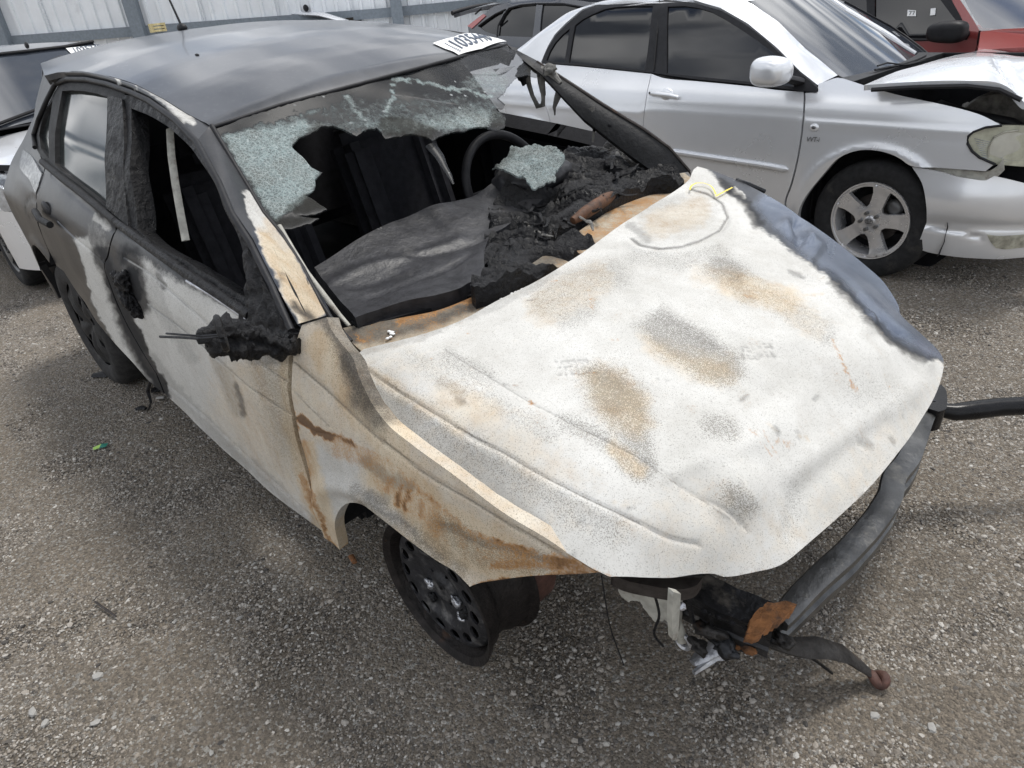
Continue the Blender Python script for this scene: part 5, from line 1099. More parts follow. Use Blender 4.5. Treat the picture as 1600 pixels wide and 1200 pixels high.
# ------------------------------------------------------------------ silver sedan
SD_ = empty('silver_sedan', 'k', 'silver sedan with buckled bonnet parked right behind the burnt car', 'car')
zk2 = np.array([.0,.15,.22,.35,.5,.62,.75,.86,.92,.97,1.1,1.25,1.38,1.42,1.46,1.6]); wk2 = np.array([.74,.78,.81,.838,.85,.855,.855,.845,.825,.80,.73,.66,.59,.54,.40,-.6])
def S_k(x, z):
    w = .25*(np.interp(z-.025, zk2, wk2)+2*np.interp(z, zk2, wk2)+np.interp(z+.025, zk2, wk2))
    return w - np.where(x > 0, .16*x*x+.9*np.clip(x-.55,0,9)**2, 0) - np.where(x < -2.2, .05*(x+2.2)**2, 0)
KR = Surf('r', S_k, 'k', 1.2, 8)
h_k = lambda p: KR.lift(KR.params(p))
sil = M['silver']
gapx = [(1256,143),(1256,160),(1254,192),(1246,245),(1236,287),(1226,318),('p',-.47,.28),('p',-.47,.21)]
dA = [(1018,115),(1012,140),(1009,159),(1005,198),(1003,230),('p',-1.45,.5),('p',-1.44,.35),('p',-1.43,.22)]
def flare_k(cx, r):
    def f(P, A):
        d = np.hypot(A[:,0]-cx, A[:,1]-.31)-r; return np.where(A[:,1] > .2, .014*np.exp(-((d-.02)/.03)**2), 0) + .006*np.exp(-((A[:,1]-.80)/.02)**2)
    return f
patch('front_door', KR, gapx + dA[::-1] + [(1040,122),(1085,126),(1169,134),(1215,140)], .03, sil, SD_, skirt=.02, gap=.0022, disp=flare_k(0,9))
patch('rear_door', KR, dA + [('p',-1.9,.22),('p',-2.18,.24),('p',-2.22,.40),('p',-2.26,.52),(866,212),(857,180),(848,150),(843,141),(845,120),(847,99),(900,103),(960,109)], .03, sil, SD_, skirt=.02, gap=.0022, disp=flare_k(-2.6,.36))
patch('rear_quarter', KR, [(847,99),(843,141),(848,150),(857,180),(866,212),('p',-2.27,.52),('p',-2.34,.58),('p',-2.48,.645),('p',-2.62,.665),('p',-2.78,.63),('p',-2.90,.54),('p',-2.97,.40),('p',-2.98,.25),('p',-3.3,.25),('p',-3.45,.5),('p',-3.5,.75),('p',-3.48,.93),('p',-3.2,.97),('p',-2.95,.98),('p',-2.75,1.06)], .03, sil, SD_, skirt=.02, gap=.002, disp=flare_k(-2.6,.355))
patch('front_fender', KR, [(1278,143),(1278,131),(1292,126),(1309,121),(1330,126),(1348,132),(1400,147),(1474,163),(1530,178),(1565,195),(1540,199),(1520,206),(1512,212),(1511,224),(1518,236),(1530,245),(1554,257),(1540,268),(1500,265),(1460,262),(1425,259),(1407,247),(1392,240),(1372,235),(1348,234),(1325,240),(1308,250),(1285,275),(1264,301),(1254,318),(1249,336),('p',-.40,.21),('p',-.46,.21),('p',-.46,.28),(1228,318),(1238,287),(1248,245),(1256,192),(1258,160),(1258,145)], .022, sil, SD_, skirt=.03, gap=.0015, disp=flare_k(-.03,.365))
# bumper skin: wraps round the nose
def S_kb(x, z):
    w = S_k(x, z) - np.where(x > .3, .7*(x-.3)**2, 0) + .03*np.exp(-((z-.48)/.10)**2)*np.clip(x/.4, 0, 1) - .02*np.exp(-((z-.36)/.03)**2)*np.clip(x/.4, 0, 1); return w
KB = Surf('r', S_kb, 'k', 1.2, 8)
patch('front_bumper', KB, [(1425,261),(1440,263),(1470,269),(1495,276),(1520,280),(1540,282),(1548,278),(1554,275),(1580,281),(1600,286),(1640,296),('p',.80,.57),('p',.88,.50),('p',.90,.40),('p',.86,.22),(1640,400),(1600,402),(1565,405),(1530,404),(1500,402),(1477,399),(1450,394),(1432,388),(1442,362),(1448,336),(1446,310),(1440,285)], .02, sil, SD_, skirt=.02, disp=lambda P, A: -.012*np.exp(-(dist_poly(proj(P,'k'), [(1448,352),(1500,362),(1532,372)])/5)**2), label='front bumper skin hanging loose at its top edge')
patch('fog_light', KB, [(1542,366),(1560,368),(1600,366),(1640,362),(1640,384),(1600,386),(1570,389),(1556,387),(1548,378)], .02, M['fog'], SD_, skirt=.01, off=.004)
patch('bumper_bracket', KR, [(1425,261),(1460,263),(1500,267),(1540,270),(1556,262),(1566,250),(1568,268),(1560,276),(1554,281),(1545,285),(1530,284),(1500,279),(1460,270)], .015, M['pale_metal'], SD_, off=-.025, skirt=.01)
patch('headlight', Surf('r', lambda x, z: S_k(x, z)-np.where(x > .25, .9*(x-.25)**2, 0), 'k', 1.2, 8), [(1513,212),(1520,206),(1540,200),(1565,196),(1600,196),(1650,200),('p',.74,.74),('p',.72,.62),(1640,262),(1600,260),(1575,258),(1555,256),(1531,245),(1519,236),(1512,224)], .018, M['lens'], SD_, off=.004, skirt=.05, disp=lambda P, A: .012*np.exp(-(np.linalg.norm((A-A.mean(0))/[.12,.07], axis=1))**2), label='yellowed right headlight')
KL = Surf('r', lambda x, z: S_k(x, z)-np.where(x > .25, .9*(x-.25)**2, 0), 'k', 1.2, 8)
M['reflector'] = simple('lamp_reflector', (.62,.63,.58), .14, metal=.5, vary=.1)
patch('headlight_reflector', KL, [(1545,240),(1548,222),(1560,210),(1580,206),(1600,208),(1600,250),(1575,250)], .012, M['reflector'], SD_, off=.010, skirt=.01, disp=lambda P, A: .010*np.exp(-(np.linalg.norm((A-A.mean(0))/[.05,.03], axis=1))**2))
tube('headlight_divider', KL.p3([(1543,246),(1544,228),(1552,214),(1568,206),(1590,203)], .016), .004, M['fog'], SD_, n=6)
tube('headlight_rim', KR.p3([(1566,196),(1540,199),(1521,206),(1513,213),(1512,224),(1519,236),(1531,246),(1556,257)], .002), .006, M['black'], SD_, n=6)
for i in range(9):
    tube('lens_flute', [p for p in Surf('r', lambda x, z: S_k(x, z)-np.where(x > .25, .9*(x-.25)**2, 0), 'k', 1.2, 8).p3([(1522+i*1.6, 216+i*3.6),(1548+i*3, 222+i*3.8)], .009)], .0014, M['lens_clear'], SD_, n=4)
# glass
patch('window_frame', KR, [(847,99),(850,88),(856,76),(868,56),(886,38),(910,18),(930,9),(955,4),(1000,1),(1040,0),(1085,5),(1127,17),(1150,30),(1169,42),(1193,60),(1215,80),(1234,98),(1250,115),(1264,126),(1278,138),(1276,144),(1257,143),(1215,138),(1169,132),(1085,124),(1018,114),(960,108),(900,102)], .025, M['black'], SD_, off=.004, skirt=.02, smooth_out=False,
      holes=[[(1044,11),(1070,10),(1092,13),(1112,19),(1131,29),(1155,44),(1180,61),(1205,80),(1225,98),(1235,118),(1243,136),(1215,133),(1169,128),(1100,121),(1042,115)], [(899,40),(912,30),(928,22),(945,15),(960,12),(990,10),(1021,10),(1015,60),(1008,110),(960,105),(889,98)], [(854,95),(860,80),(868,67),(880,54),(891,45),(887,70),(882,98)]], label='black window surround')
for nm_, q in (('window_glass', [(1044,11),(1070,10),(1092,13),(1112,19),(1131,29),(1155,44),(1180,61),(1205,80),(1225,98),(1235,118),(1243,136),(1215,133),(1169,128),(1100,121),(1042,115)]), ('window_glass', [(899,40),(912,30),(928,22),(945,15),(960,12),(990,10),(1021,10),(1015,60),(1008,110),(960,105),(889,98)]), ('window_glass', [(854,95),(860,80),(868,67),(880,54),(891,45),(887,70),(882,98)])):
    patch(nm_, KR, q, .05, M['tint'], SD_, off=-.004, skirt=0, smooth_out=False)
tube('window_seal', KR.p3([(1031,2),(1028,50),(1022,112)], .007), .004, M['dark_seal'], SD_, n=6)
# roof, screens and pillars
def Z_kr(x, y):
    zc_ = np.interp(x, [-3.7,-3.2,-2.9,-2.5,-2.1,-1.7,-1.35,-1.12,-.35,.8], [1.0,1.04,1.20,1.37,1.43,1.45,1.44,1.40,1.00,.80]); return zc_ - .05*(np.abs(y)/.58)**2.2
KT = Surf('t', Z_kr, 'k', 1.2, 9)
patch('roof_panel', KT, [('p',-1.15,-.55),('p',-1.08,-.3),('p',-1.06,0),('p',-1.08,.3),('p',-1.15,.55),('p',-1.6,.58),('p',-2.2,.57),('p',-2.55,.54),('p',-2.6,0),('p',-2.55,-.54),('p',-2.2,-.57),('p',-1.6,-.58)], .06, sil, SD_)
KW = Surf('t', lambda x, y: 1.00 + (-.40 - x - .12*(y/.7)**2)*.575, 'k', 1.2, 9)
ws_k = [(1168,4),(1190,18),(1215,35),(1237,56),(1257,77),(1282,97),(1306,117),(1318,124),(1332,127),(1350,121),(1369,113),(1407,101),(1435,96),(1459,92),(1440,75),(1415,56),(1390,40),(1360,24),(1320,2),(1290,-8),(1200,-8)]
patch('windshield', KW, ws_k, .05, M['wsglass'], SD_, skirt=0, off=-.004)
tube('screen_seal', KW.p3([(1170,4),(1215,35),(1257,77),(1306,117),(1318,124),(1332,127)], .0), .006, M['black'], SD_)
tube('screen_seal', KW.p3([(1459,92),(1440,75),(1415,56),(1390,40),(1360,24),(1320,2)], .0), .006, M['black'], SD_)
ao = KR.p3([(1040,-4),(1085,1),(1127,13),(1169,37),(1215,75),(1250,111),(1278,133)], .004); ai = KW.p3([(1150,-8),(1168,4),(1190,18),(1215,35),(1257,77),(1282,97),(1308,119)], .006)
loft('a_pillar', ao, ai, sil, SD_, n=40, m=8, bulge=.02, nrm=(.3,-.5,.7), fr='k', back=.03)
co_ = KR.p3([(1040,-4),(955,1),(910,15),(886,35),(868,53),(856,73),(846,97)], .004)
ci_ = KT.p3([('p',-1.5,-.56),('p',-1.9,-.56),('p',-2.3,-.55),('p',-2.55,-.54),('p',-2.75,-.60),('p',-2.95,-.66),('p',-3.12,-.70)], .002)
loft('c_pillar', co_, ci_, sil, SD_, n=40, m=8, bulge=.03, nrm=(-.2,-.6,.7), fr='k', back=.03)
loft('cant_rail', ai*[1,-1,1], ai*[1,-1,1]+np.array([-.02,.035,-.02]), sil, SD_, n=30, m=6, bulge=.02, nrm=(.3,.5,.7), fr='k'); loft('cant_rail', co_*[1,-1,1], ci_*[1,-1,1], sil, SD_, n=30, m=6, bulge=.02, nrm=(-.2,.6,.7), fr='k')
patch('rear_window', KT, [('p',-2.58,-.52),('p',-2.58,.52),('p',-3.15,.6),('p',-3.15,-.6)], .1, M['tint'], SD_, skirt=0, smooth_out=False)
patch('boot_lid', Surf('t', lambda x, y: .99-.02*(np.abs(y)/.6)**2+0*x, 'k'), [('p',-3.12,-.66),('p',-3.12,.66),('p',-3.55,.66),('p',-3.55,-.66)], .08, sil, SD_, skirt=.3)
# crumpled bonnet
KH = Surf('t', rbf2(np.array([(-.42,-.62),(-.38,0),(-.42,.62),(0,-.70),(0,0),(0,.7),(.3,-.70),(.3,0),(.3,.7),(.6,-.6),(.6,0),(.6,.6),(.15,-.35),(.45,-.3),(.8,0)]), np.array([.985,1.01,.985,1.03,1.03,.95,1.045,1.02,.92,.93,1.05,.9,1.06,1.02,.9]), 1e-3), 'k', 1.2, 9)
hk = [(1350,133),(1390,130),(1425,128),(1470,126),(1512,126),(1540,128),(1565,132),(1590,142),(1610,154),(1660,175),(1720,160),(1720,70),(1640,62),(1600,68),(1565,73),(1530,79),(1500,85),(1474,91),(1440,101),(1400,112)]
patch('hood', KH, hk, .03, M['silver2'], SD_, skirt=.025, disp=lambda P, A: .012*np.sin(proj(P,'k')[:,0]*.05)*np.clip((proj(P,'k')[:,0]-1500)/120, 0, 1) - .02*np.exp(-(dist_poly(proj(P,'k'), [(1560,95),(1585,125),(1610,150)])/7)**2), label='buckled bonnet sprung open')
tube('hood_seal', KH.p3([(1362,134),(1425,130),(1512,128),(1565,134),(1600,150)], -.018), .011, M['black'], SD_, n=6)
# under the bonnet
box('engine_bay', (-.40,-.60,.35), (.70,-.55,.80), M['interior'], SD_); box('bulkhead', (-.42,-.66,.3), (-.38,.66,.96), M['interior'], SD_); box('engine_bay', (-.40,.60,.35), (.85,.64,.97), M['interior'], SD_); box('engine_tray', (-.40,-.55,.35), (.70,.6,.40), M['interior'], SD_)
lump('engine_block', (.28,-.12,.66), (.24,.32,.20), M['engine'], SD_, amp=.25, sc=9, sub=4); 
lathe('air_filter_drum', [(.0,0),(.16,0),(.17,.02),(.17,.22),(.16,.24),(0,.24)], M['engine'], SD_, loc=(.36,-.52,.76), n=32, label='dusty brown cylinder under the raised bonnet')
tube('coolant_hose', [(.1,-.5,.86),(.25,-.55,.83),(.45,-.55,.80),(.58,-.5,.72)], .024, M['black'], SD_, n=8)
for i in range(7): lump('engine_clutter', (r2.uniform(-.25,.65), r2.uniform(-.5,-.2), r2.uniform(.62,.86)), (.07,.06,.05), M['interior'] if i % 2 else M['engine'], SD_, amp=.3, sub=2, seed=i)
# trim
mo = smooth_poly(KR.params([(1048,236),(1100,244),(1160,253),(1200,259),(1232,265)]), closed=False)
tube('side_moulding', resample_n(KR.lift(mo), 30) + [0,-.004,0], [.006]+[.018]*28+[.006], sil, SD_, n=10)
tube('side_moulding', resample_n(KR.lift(smooth_poly(KR.params([(868,206),(900,212),(960,221),(997,227)]), closed=False)), 20) + [0,-.004,0], [.006]+[.018]*18+[.006], sil, SD_, n=10)
tube('door_handle', [KR.p3([(1018,147)], .012)[0], KR.p3([(1026,148)], .035)[0], KR.p3([(1050,151)], .035)[0], KR.p3([(1061,153)], .012)[0]], [.012,.014,.014,.012], sil, SD_, n=10)
lump('handle_recess', KR.p3([(1041,150)], -.012)[0], (.055,.020,.048), M['silver2'], SD_, amp=0, sub=3)
tube('key_lock', [KR.p3([(1020,147)], .03)[0], KR.p3([(1020,147)], .037)[0]], .006, M['black'], SD_, n=10)
lump('side_repeater', KR.p3([(1273,199)], .004)[0], (.025,.010,.020), M['silver2'], SD_, amp=0, sub=3); lump('repeater_lens', KR.p3([(1273,199)], .012)[0], (.013,.006,.009), M['bolt'], SD_, amp=0, sub=2)
text_on('wing_badge', 'VVT-i', [(1262,221),(1282,221.5),(1282,214),(1262,213.5)], KR, M['bolt'], SD_, off=.006, shear=.3)
mc = at(1205,112,1,-.99,'k'); mb = rbox('door_mirror', mc, (.105,.085,.072), sil, SD_, p=3.0, rot=-.25, taper=.08)
tube('mirror_arm', [mc+[0,.06,-.03], KR.p3([(1250,128)], .0)[0]], [.03,.04], M['black'], SD_, n=8, flat=.6)
patch('mirror_sail_panel', KR, [(1244,108),(1256,120),(1278,138),(1276,145),(1244,142)], .03, M['black'], SD_, off=.012, skirt=.01)
tube('wiper', KW.p3([(1334,128),(1370,117),(1400,106),(1430,99),(1456,92)], .018), [.007,.008,.007,.006,.004], M['black'], SD_, n=6); tube('wiper', KW.p3([(1362,117),(1385,112),(1415,108),(1440,101)], .03), .006, M['black'], SD_, n=6)
tube('wiper_arm', KW.p3([(1365,112),(1380,107),(1402,110),(1425,102),(1440,95)], .035), .005, M['black'], SD_, n=6)
patch('scuttle', Surf('t', lambda x, y: .975+0*x, 'k', 1.2, 9), [('p',-.55,-.62),('p',-.55,.62),('p',-.30,.6),('p',-.30,-.6)], .1, M['black'], SD_, skirt=.05)
# lower body shell
patch('sill', KR, [('p',-.42,.23),('p',-2.2,.24),('p',-2.2,.16),('p',-.42,.16)], .08, sil, SD_, off=-.01, smooth_out=False, skirt=.05)
box('underbody', (-3.5,-.70,.20), (.5,.70,.24), M['interior'], SD_); box('cabin_floor', (-3.0,-.70,.22), (-.4,.70,.80), M['interior'], SD_)
def arch_liner(cx, r, par, fr_w=.84):
    V = []; F = []
    for i in range(19):
        a = math.pi*(-.1+1.2*i/18)
        for y in (-fr_w, -.50): V.append((cx+r*math.cos(a), y, .31+r*math.sin(a)))
    for i in range(18): F.append((2*i,2*i+1,2*i+3,2*i+2))
    mesh_obj('wheel_liner', V, F, M['interior'], par)
    tube('arch_backing', [(cx,-.50,.31),(cx,-.49,.31)], r, M['interior'], par, n=32)
arch_liner(-.03, .385, SD_, .815); arch_liner(-2.6, .37, SD_, .80)
def alloy_wheel(par, c, R=.315, rr=.205, rot=.1, wmat='alloy', detail=True, name='wheel'):
    c = np.array(c, float)
    t = lathe(name, [(rr,.012),(rr+.006,.0),(rr+.03,-.012),(R-.03,-.010),(R-.010,.004),(R-.002,.022),(R,.04),(R,.16),(R-.02,.19),(rr+.02,.2),(rr,.19)], M['rubber'], par, loc=c, n=72)
    lathe('rim_lip', [(rr+.003,.006),(rr+.001,-.003),(rr-.006,-.002),(rr-.012,.008),(rr-.022,.03),(rr-.026,.10),(rr-.02,.18)], M[wmat], t, loc=c, n=64)
    lathe('brake_disc', [(.0,.075),(.13,.075),(.13,.085),(.0,.085)], M['scorched'], t, loc=c, n=40)
    lathe('wheel_well', [(rr-.02,.12),(0,.12)], M['interior'], t, loc=c, n=32)
    if detail: lump('brake_caliper', c+[.09,.07,.07], (.05,.03,.05), M['bolt'], t, amp=.2, sub=2)
    hub_r = .062; V = []; F = []
    def fcurve(r): return c[1] + np.interp(r, [0,.03,.06,.10,.15,.19,rr], [.020,.012,.008,.016,.014,.004,.004])
    SP = Surf('r', lambda x, z: -(fcurve(np.hypot(x-c[0], z-c[2]))), 'w')
    hs = []
    for i in range(5):
        a = rot+2*math.pi*(i+.5)/5; pts = []
        for aa in np.linspace(-.33, .33, 9): pts.append((a+aa*1.12, rr-.020))
        for (da, r_) in ((.375,.155),(.33,.12),(.22,.088),(0,.076),(-.22,.088),(-.33,.12),(-.375,.155)): pts.append((a+da, r_))
        hs.append(np.array([(c[0]+r_*math.cos(q), c[2]+r_*math.sin(q)) for q, r_ in pts]))
    sp = patch('wheel_spokes', SP, [('p',*p) for p in circ(c[0], c[2], rr-.008, rr-.008, 60)], .012, M[wmat], t, skirt=.03, holes=hs, smooth_out=False,
          disp=lambda P, A: .010*np.maximum(0, np.cos(2.5*(np.arctan2(A[:,1]-c[2], A[:,0]-c[0])-rot)))**2*np.clip((np.hypot(A[:,0]-c[0], A[:,1]-c[2])-.05)/.05, 0, 1))
    for i in range(5):
        a = rot+math.pi/5+2*math.pi*i/5; q = c+[.045*math.cos(a), -.002, .045*math.sin(a)]
        tube('wheel_bolt', [q+[0,.01,0], q+[0,-.012,0]], .0095, M['bolt'], sp, n=8)
    lathe('centre_cap', [(.0,.002),(.020,.003),(.027,.008),(.029,.02)], M[wmat], sp, loc=c, n=28)
    if detail:
        for rx_, rz_ in ((.020,.0135),(.007,.0125),(.0125,.006)):
            o_ = c+[0,.000, (.004 if rz_ == .006 else 0)]; tube('cap_emblem', [o_+[rx_*math.cos(q), -.001, rz_*math.sin(q)] for q in np.linspace(0, 2*math.pi, 24, endpoint=False)], .0018, M['bolt'], sp, n=5, closed=True)
    return t
alloy_wheel(SD_, (-.03,-.80,.312), rot=1.35)
alloy_wheel(SD_, (-2.6,-.78,.312), rot=.4, detail=False)
for x in (-.03, -2.6): lathe('wheel', [(0,-.02),(.2,0),(.29,0),(.312,-.03),(.312,-.16),(.2,-.2)], M['rubber'], SD_, loc=(x,.80,.312), n=32)
for nm_, q in (('front_door', [('p',-.47,.9),('p',-.47,.21),('p',-1.43,.21),('p',-1.47,.92)]), ('rear_door', [('p',-1.47,.92),('p',-1.43,.21),('p',-2.18,.24),('p',-2.4,.6),('p',-2.65,.93)]), ('window_glass', [('p',-.6,.95),('p',-1.2,1.36),('p',-2.2,1.36),('p',-2.7,.95)]), ('front_fender', [('p',-.47,.93),('p',-.47,.21),('p',-.4,.21),('p',-.3,.57),('p',0,.67),('p',.3,.55),('p',.4,.25),('p',.7,.25),('p',.7,.78),('p',.2,.9)])):
    patch(nm_, KR, q, .08, M['tint'] if 'glass' in nm_ else sil, SD_, mirror=True, smooth_out=False)

# ------------------------------------------------------------------ cars behind
def flank(kind, fr, w0, tumble, belt, t0=1.5):
    return Surf(kind, lambda x, z: w0 - .02*np.clip(.5-z,0,1) - tumble*np.clip(z-belt,0,9) - .5*np.clip(z-1.40,0,9) + 0*x, fr, t0, 16)
# dark hatchback behind the roof
DK = empty('dark_grey_hatchback', 'd', 'dark grey hatchback half hidden behind the roof of the silver sedan', 'car')
DR = flank('r', 'd', .86, .42, .95)
patch('body_side', DR, [(731,42),(745,30),(757,22),(768,12),(785,6),(805,2),(850,-2),(900,0),(960,12),(1010,30),(1060,56),(1100,62),(1120,100),(1100,160),(900,150),(760,120),(735,70)], .05, M['darkcar'], DK, skirt=.05,
      holes=[[(748,41),(760,32),(775,22),(788,17),(782,30),(778,55),(760,50)],[(777,56),(780,40),(788,24),(796,14),(815,9),(838,7),(835,35),(832,58)],[(843,60),(845,30),(848,7),(880,7),(920,14),(960,34),(990,58),(920,66)]])
for q in ([(748,41),(760,32),(775,22),(788,17),(782,30),(778,55),(760,50)],[(777,56),(780,40),(788,24),(796,14),(815,9),(838,7),(835,35),(832,58)],[(843,60),(845,30),(848,7),(880,7),(920,14),(960,34),(990,58),(920,66)]): patch('window_glass', DR, q, .1, M['tint'], DK, off=-.015, skirt=0)
for q in ([(777,57),(779,40),(788,23),(796,13),(815,8),(838,6)],[(748,41),(760,32),(775,22),(790,15)],[(840,6),(880,6),(920,13)]): tube('window_trim', DR.p3(q, .006), .009, M['black'], DK, n=6)
patch('taillight', DR, [(731,41),(744,31),(756,22),(760,25),(748,36),(738,45)], .05, M['tail'], DK, off=.01, skirt=.02)
DT = Surf('t', lambda x, y: 1.44-.06*(np.abs(y)/.7)**2-.10*np.clip(-x-2.6,0,9)**1.5-.06*np.clip(x+1.3,0,9)**1.3+0*y, 'd', 1.5, 16)
patch('roof_panel', DT, [('p',-3.5,-.62),('p',-3.5,.62),('p',-.9,.64),('p',-.9,-.64)], .1, M['darkcar'], DK, skirt=.04, smooth_out=False)
tube('rear_spoiler', [DT.lift([(-3.55, y)])[0]+[0,0,.02] for y in np.linspace(-.6,.6,9)], .03, M['black'], DK, n=8)
box('cabin_mass', (-3.6,-.66,.25), (.3,.70,.93), M['darkcar'], DK, bev=.05)
tube('wiper', [DR.p3([(762,31)], .2)[0], DR.p3([(772,22)], .2)[0]], .01, M['black'], DK, n=5)
patch('windshield', Surf('t', lambda x, y: 1.36-.60*(x+.9)+0*y, 'd', 1.5, 16), [('p',-.88,-.62),('p',-.88,.62),('p',-.25,.7),('p',-.25,-.7)], .2, M['wsglass'], DK, skirt=0, smooth_out=False)
for x in (-2.55, .15): alloy_wheel(DK, (x,-.82,.31), detail=False)
# red car
RD = empty('dark_red_car', 'r', 'dark red car with black door mirror behind the silver sedan windscreen', 'car')
RR = flank('r', 'r', .88, .40, .98)
patch('body_side', RR, [(1290,-25),(1400,-25),(1480,-25),(1500,0),(1515,22),(1531,48),(1600,48),(1700,50),(1720,90),(1700,240),(1300,240),(1280,60)], .06, M['redcar'], RD, skirt=.05,
      holes=[[(1352,-20),(1455,-20),(1470,0),(1488,22),(1498,36),(1506,48),(1508,58),(1490,60),(1440,61),(1395,60),(1366,30),(1366,0)],[(1300,-20),(1347,-20),(1354,0),(1356,30),(1350,58),(1300,58)]])
patch('window_glass', RR, [(1352,-20),(1455,-20),(1470,0),(1488,22),(1498,36),(1506,48),(1508,58),(1490,60),(1440,61),(1395,60),(1366,30),(1366,0)], .1, M['tint'], RD, off=-.012, skirt=0)
patch('window_glass', RR, [(1300,-20),(1347,-20),(1354,0),(1356,30),(1350,58),(1300,58)], .1, M['tint'], RD, off=-.012, skirt=0)
patch('pillar_trim', RR, [(1347,-20),(1366,-20),(1367,0),(1367,30),(1356,22),(1354,0)], .1, M['black'], RD, off=.006)
patch('pillar_trim', RR, [(1455,-20),(1478,-15),(1490,6),(1503,30),(1506,42),(1499,38),(1480,14)], .1, M['black'], RD, off=.008, label='black triangular trim ahead of the door glass')
tube('door_gap', RR.p3([(1531,48),(1528,66),(1525,80)], .002), .007, M['interior'], RD, n=5); tube('window_seal', RR.p3([(1395,61),(1440,62),(1490,61),(1512,60)], .006), .010, M['black'], RD, n=6)
for q in ([(1418,15),(1431,16),(1431,25),(1417,25)],[(1454,13),(1462,12),(1461,23),(1453,24)]): patch('window_sticker', RR, q, .03, M['white'], RD, off=-.004, skirt=0, smooth_out=False)
text_on('sticker_number', '77', [(1420,23.5),(1430,23.5),(1430,17),(1420,17)], RR, M['bolt'], RD, off=-.002)
mr = at(1480,50,1,-1.02,'r'); rbox('door_mirror', mr, (.13,.08,.07), M['black'], RD, p=3.2, rot=-.1, taper=-.1)
tube('mirror_arm', [mr+[.05,.03,-.02], RR.p3([(1508,54)], .0)[0]], .035, M['black'], RD, n=8)
RW = Surf('t', lambda x, y: 1.03-.55*(x-.38)-.10*(y/.7)**2*.5, 'r', 1.5, 16)
patch('windshield', RW, [(1500,-20),(1512,10),(1525,32),(1536,44),(1570,45),(1600,42),(1650,38),(1660,10),(1650,-20)], .1, M['wsglass'], RD, skirt=0)
RHd = Surf('t', lambda x, y: 1.00-.10*(x-.4)-.07*(y/.75)**2+0*x, 'r', 1.5, 16)
patch('hood', RHd, [(1532,50),(1560,46),(1600,44),(1700,42),(1760,80),(1700,110),(1600,74),(1560,76),(1528,80)], .1, M['redcar'], RD, skirt=.1)
tube('wiper', RHd.p3([(1536,42),(1550,34),(1575,32),(1594,34),(1580,42),(1555,42)], .02), .010, M['black'], RD, n=6, closed=True)
patch('roof_panel', Surf('t', lambda x, y: 1.46-.05*(np.abs(y)/.6)**2+0*x, 'r'), [('p',-2.4,-.62),('p',-2.4,.62),('p',-.38,.62),('p',-.38,-.62)], .2, M['redcar'], RD, smooth_out=False)
box('cabin_mass', (-2.6,-.68,.3), (1.0,.68,.92), M['redcar'], RD, bev=.05)
for x in (-1.7, .95): alloy_wheel(RD, (x,-.84,.31), detail=False)
# silver car behind on the left
LF = empty('pale_silver_car', 'l', 'pale silver car nose-on behind the tail of the burnt car, lot sticker on its windscreen', 'car')
LW = Surf('t', lambda x, y: 1.03 + (-.45 - x - .10*(y/.7)**2)*.70 + 0*y, 'l', 1.5, 14)
LH = Surf('t', lambda x, y: .985 -.10*(x+.4) -.16*np.clip(x,0,9)**2 - .06*(np.abs(y)/.7)**2, 'l', 1.5, 14)
LR = Surf('r', lambda x, z: .84 - .35*np.clip(z-.93,0,9)-.04*np.clip(.4-z,0,1) - .45*np.clip(x-.15,0,9)**2 + 0*x, 'l', 1.5, 14)
LT = Surf('t', lambda x, y: 1.50-.06*(np.abs(y)/.6)**2-.05*np.clip(-x-2.4,0,9)**1.5 + 0*x, 'l', 1.5, 16)

patch('windshield', LW, [('p',-1.12,-.54),('p',-1.06,-.3),('p',-1.04,0),('p',-1.06,.3),('p',-1.12,.54),('p',-.75,.64),('p',-.50,.70),('p',-.44,.4),('p',-.42,0),('p',-.44,-.4),('p',-.50,-.70),('p',-.75,-.64)], .06, M['wsglass'], LF, skirt=0, smooth_out=False)
patch('roof_panel', LT, [('p',-1.13,-.55),('p',-1.07,-.3),('p',-1.05,0),('p',-1.07,.3),('p',-1.13,.55),('p',-1.6,.58),('p',-2.9,.54),('p',-3.0,0),('p',-2.9,-.54),('p',-1.6,-.58)], .06, M['silver2'], LF, skirt=.05)
tube('screen_seal', LW.p3([('p',-1.12,-.54),('p',-1.06,-.3),('p',-1.04,0),('p',-1.06,.3),('p',-1.12,.54)], .012), .012, M['black'], LF, n=6)
lump('sunroof_sensor', LT.p3([(43,74)], .012)[0], (.035,.012,.022), M['black'], LF, amp=.1, sub=2)
lst = [(103,77),(115,89),(131,86.5),(158,76),(160,72.5)]
patch('lot_sticker', LW, [('p',*LW.params([q])[0]) for q in lst], .04, M['white'], LF, off=.010, skirt=0, smooth_out=False, label='white paper lot sticker on the pale silver car')
text_on('sticker_number', '1035340', [(120,87),(164,77),(155,71.5),(113,77)], LW, M['ink'], LF, off=.014)
patch('hood', LH, [('p',-.44,-.70),('p',-.36,-.4),('p',-.33,0),('p',-.36,.4),('p',-.44,.70),('p',0,.72),('p',.35,.68),('p',.60,.5),('p',.70,.2),('p',.72,0),('p',.70,-.2),('p',.60,-.5),('p',.35,-.68),('p',0,-.72)], .05, M['silver2'], LF, skirt=.03, disp=line_disp(LH, [([('p',-.3,-.5),('p',.5,-.40)],.04,-.008),([('p',-.3,.5),('p',.5,.40)],.04,-.008)]))
LRs = Surf('r', lambda x, z: .84 - .35*np.clip(z-.93,0,9)-.04*np.clip(.4-z,0,1) - .9*np.clip(x-.25,0,9)**2.0 - .12*np.clip(z-.8,0,9) + 0*x, 'l', 1.5, 14)
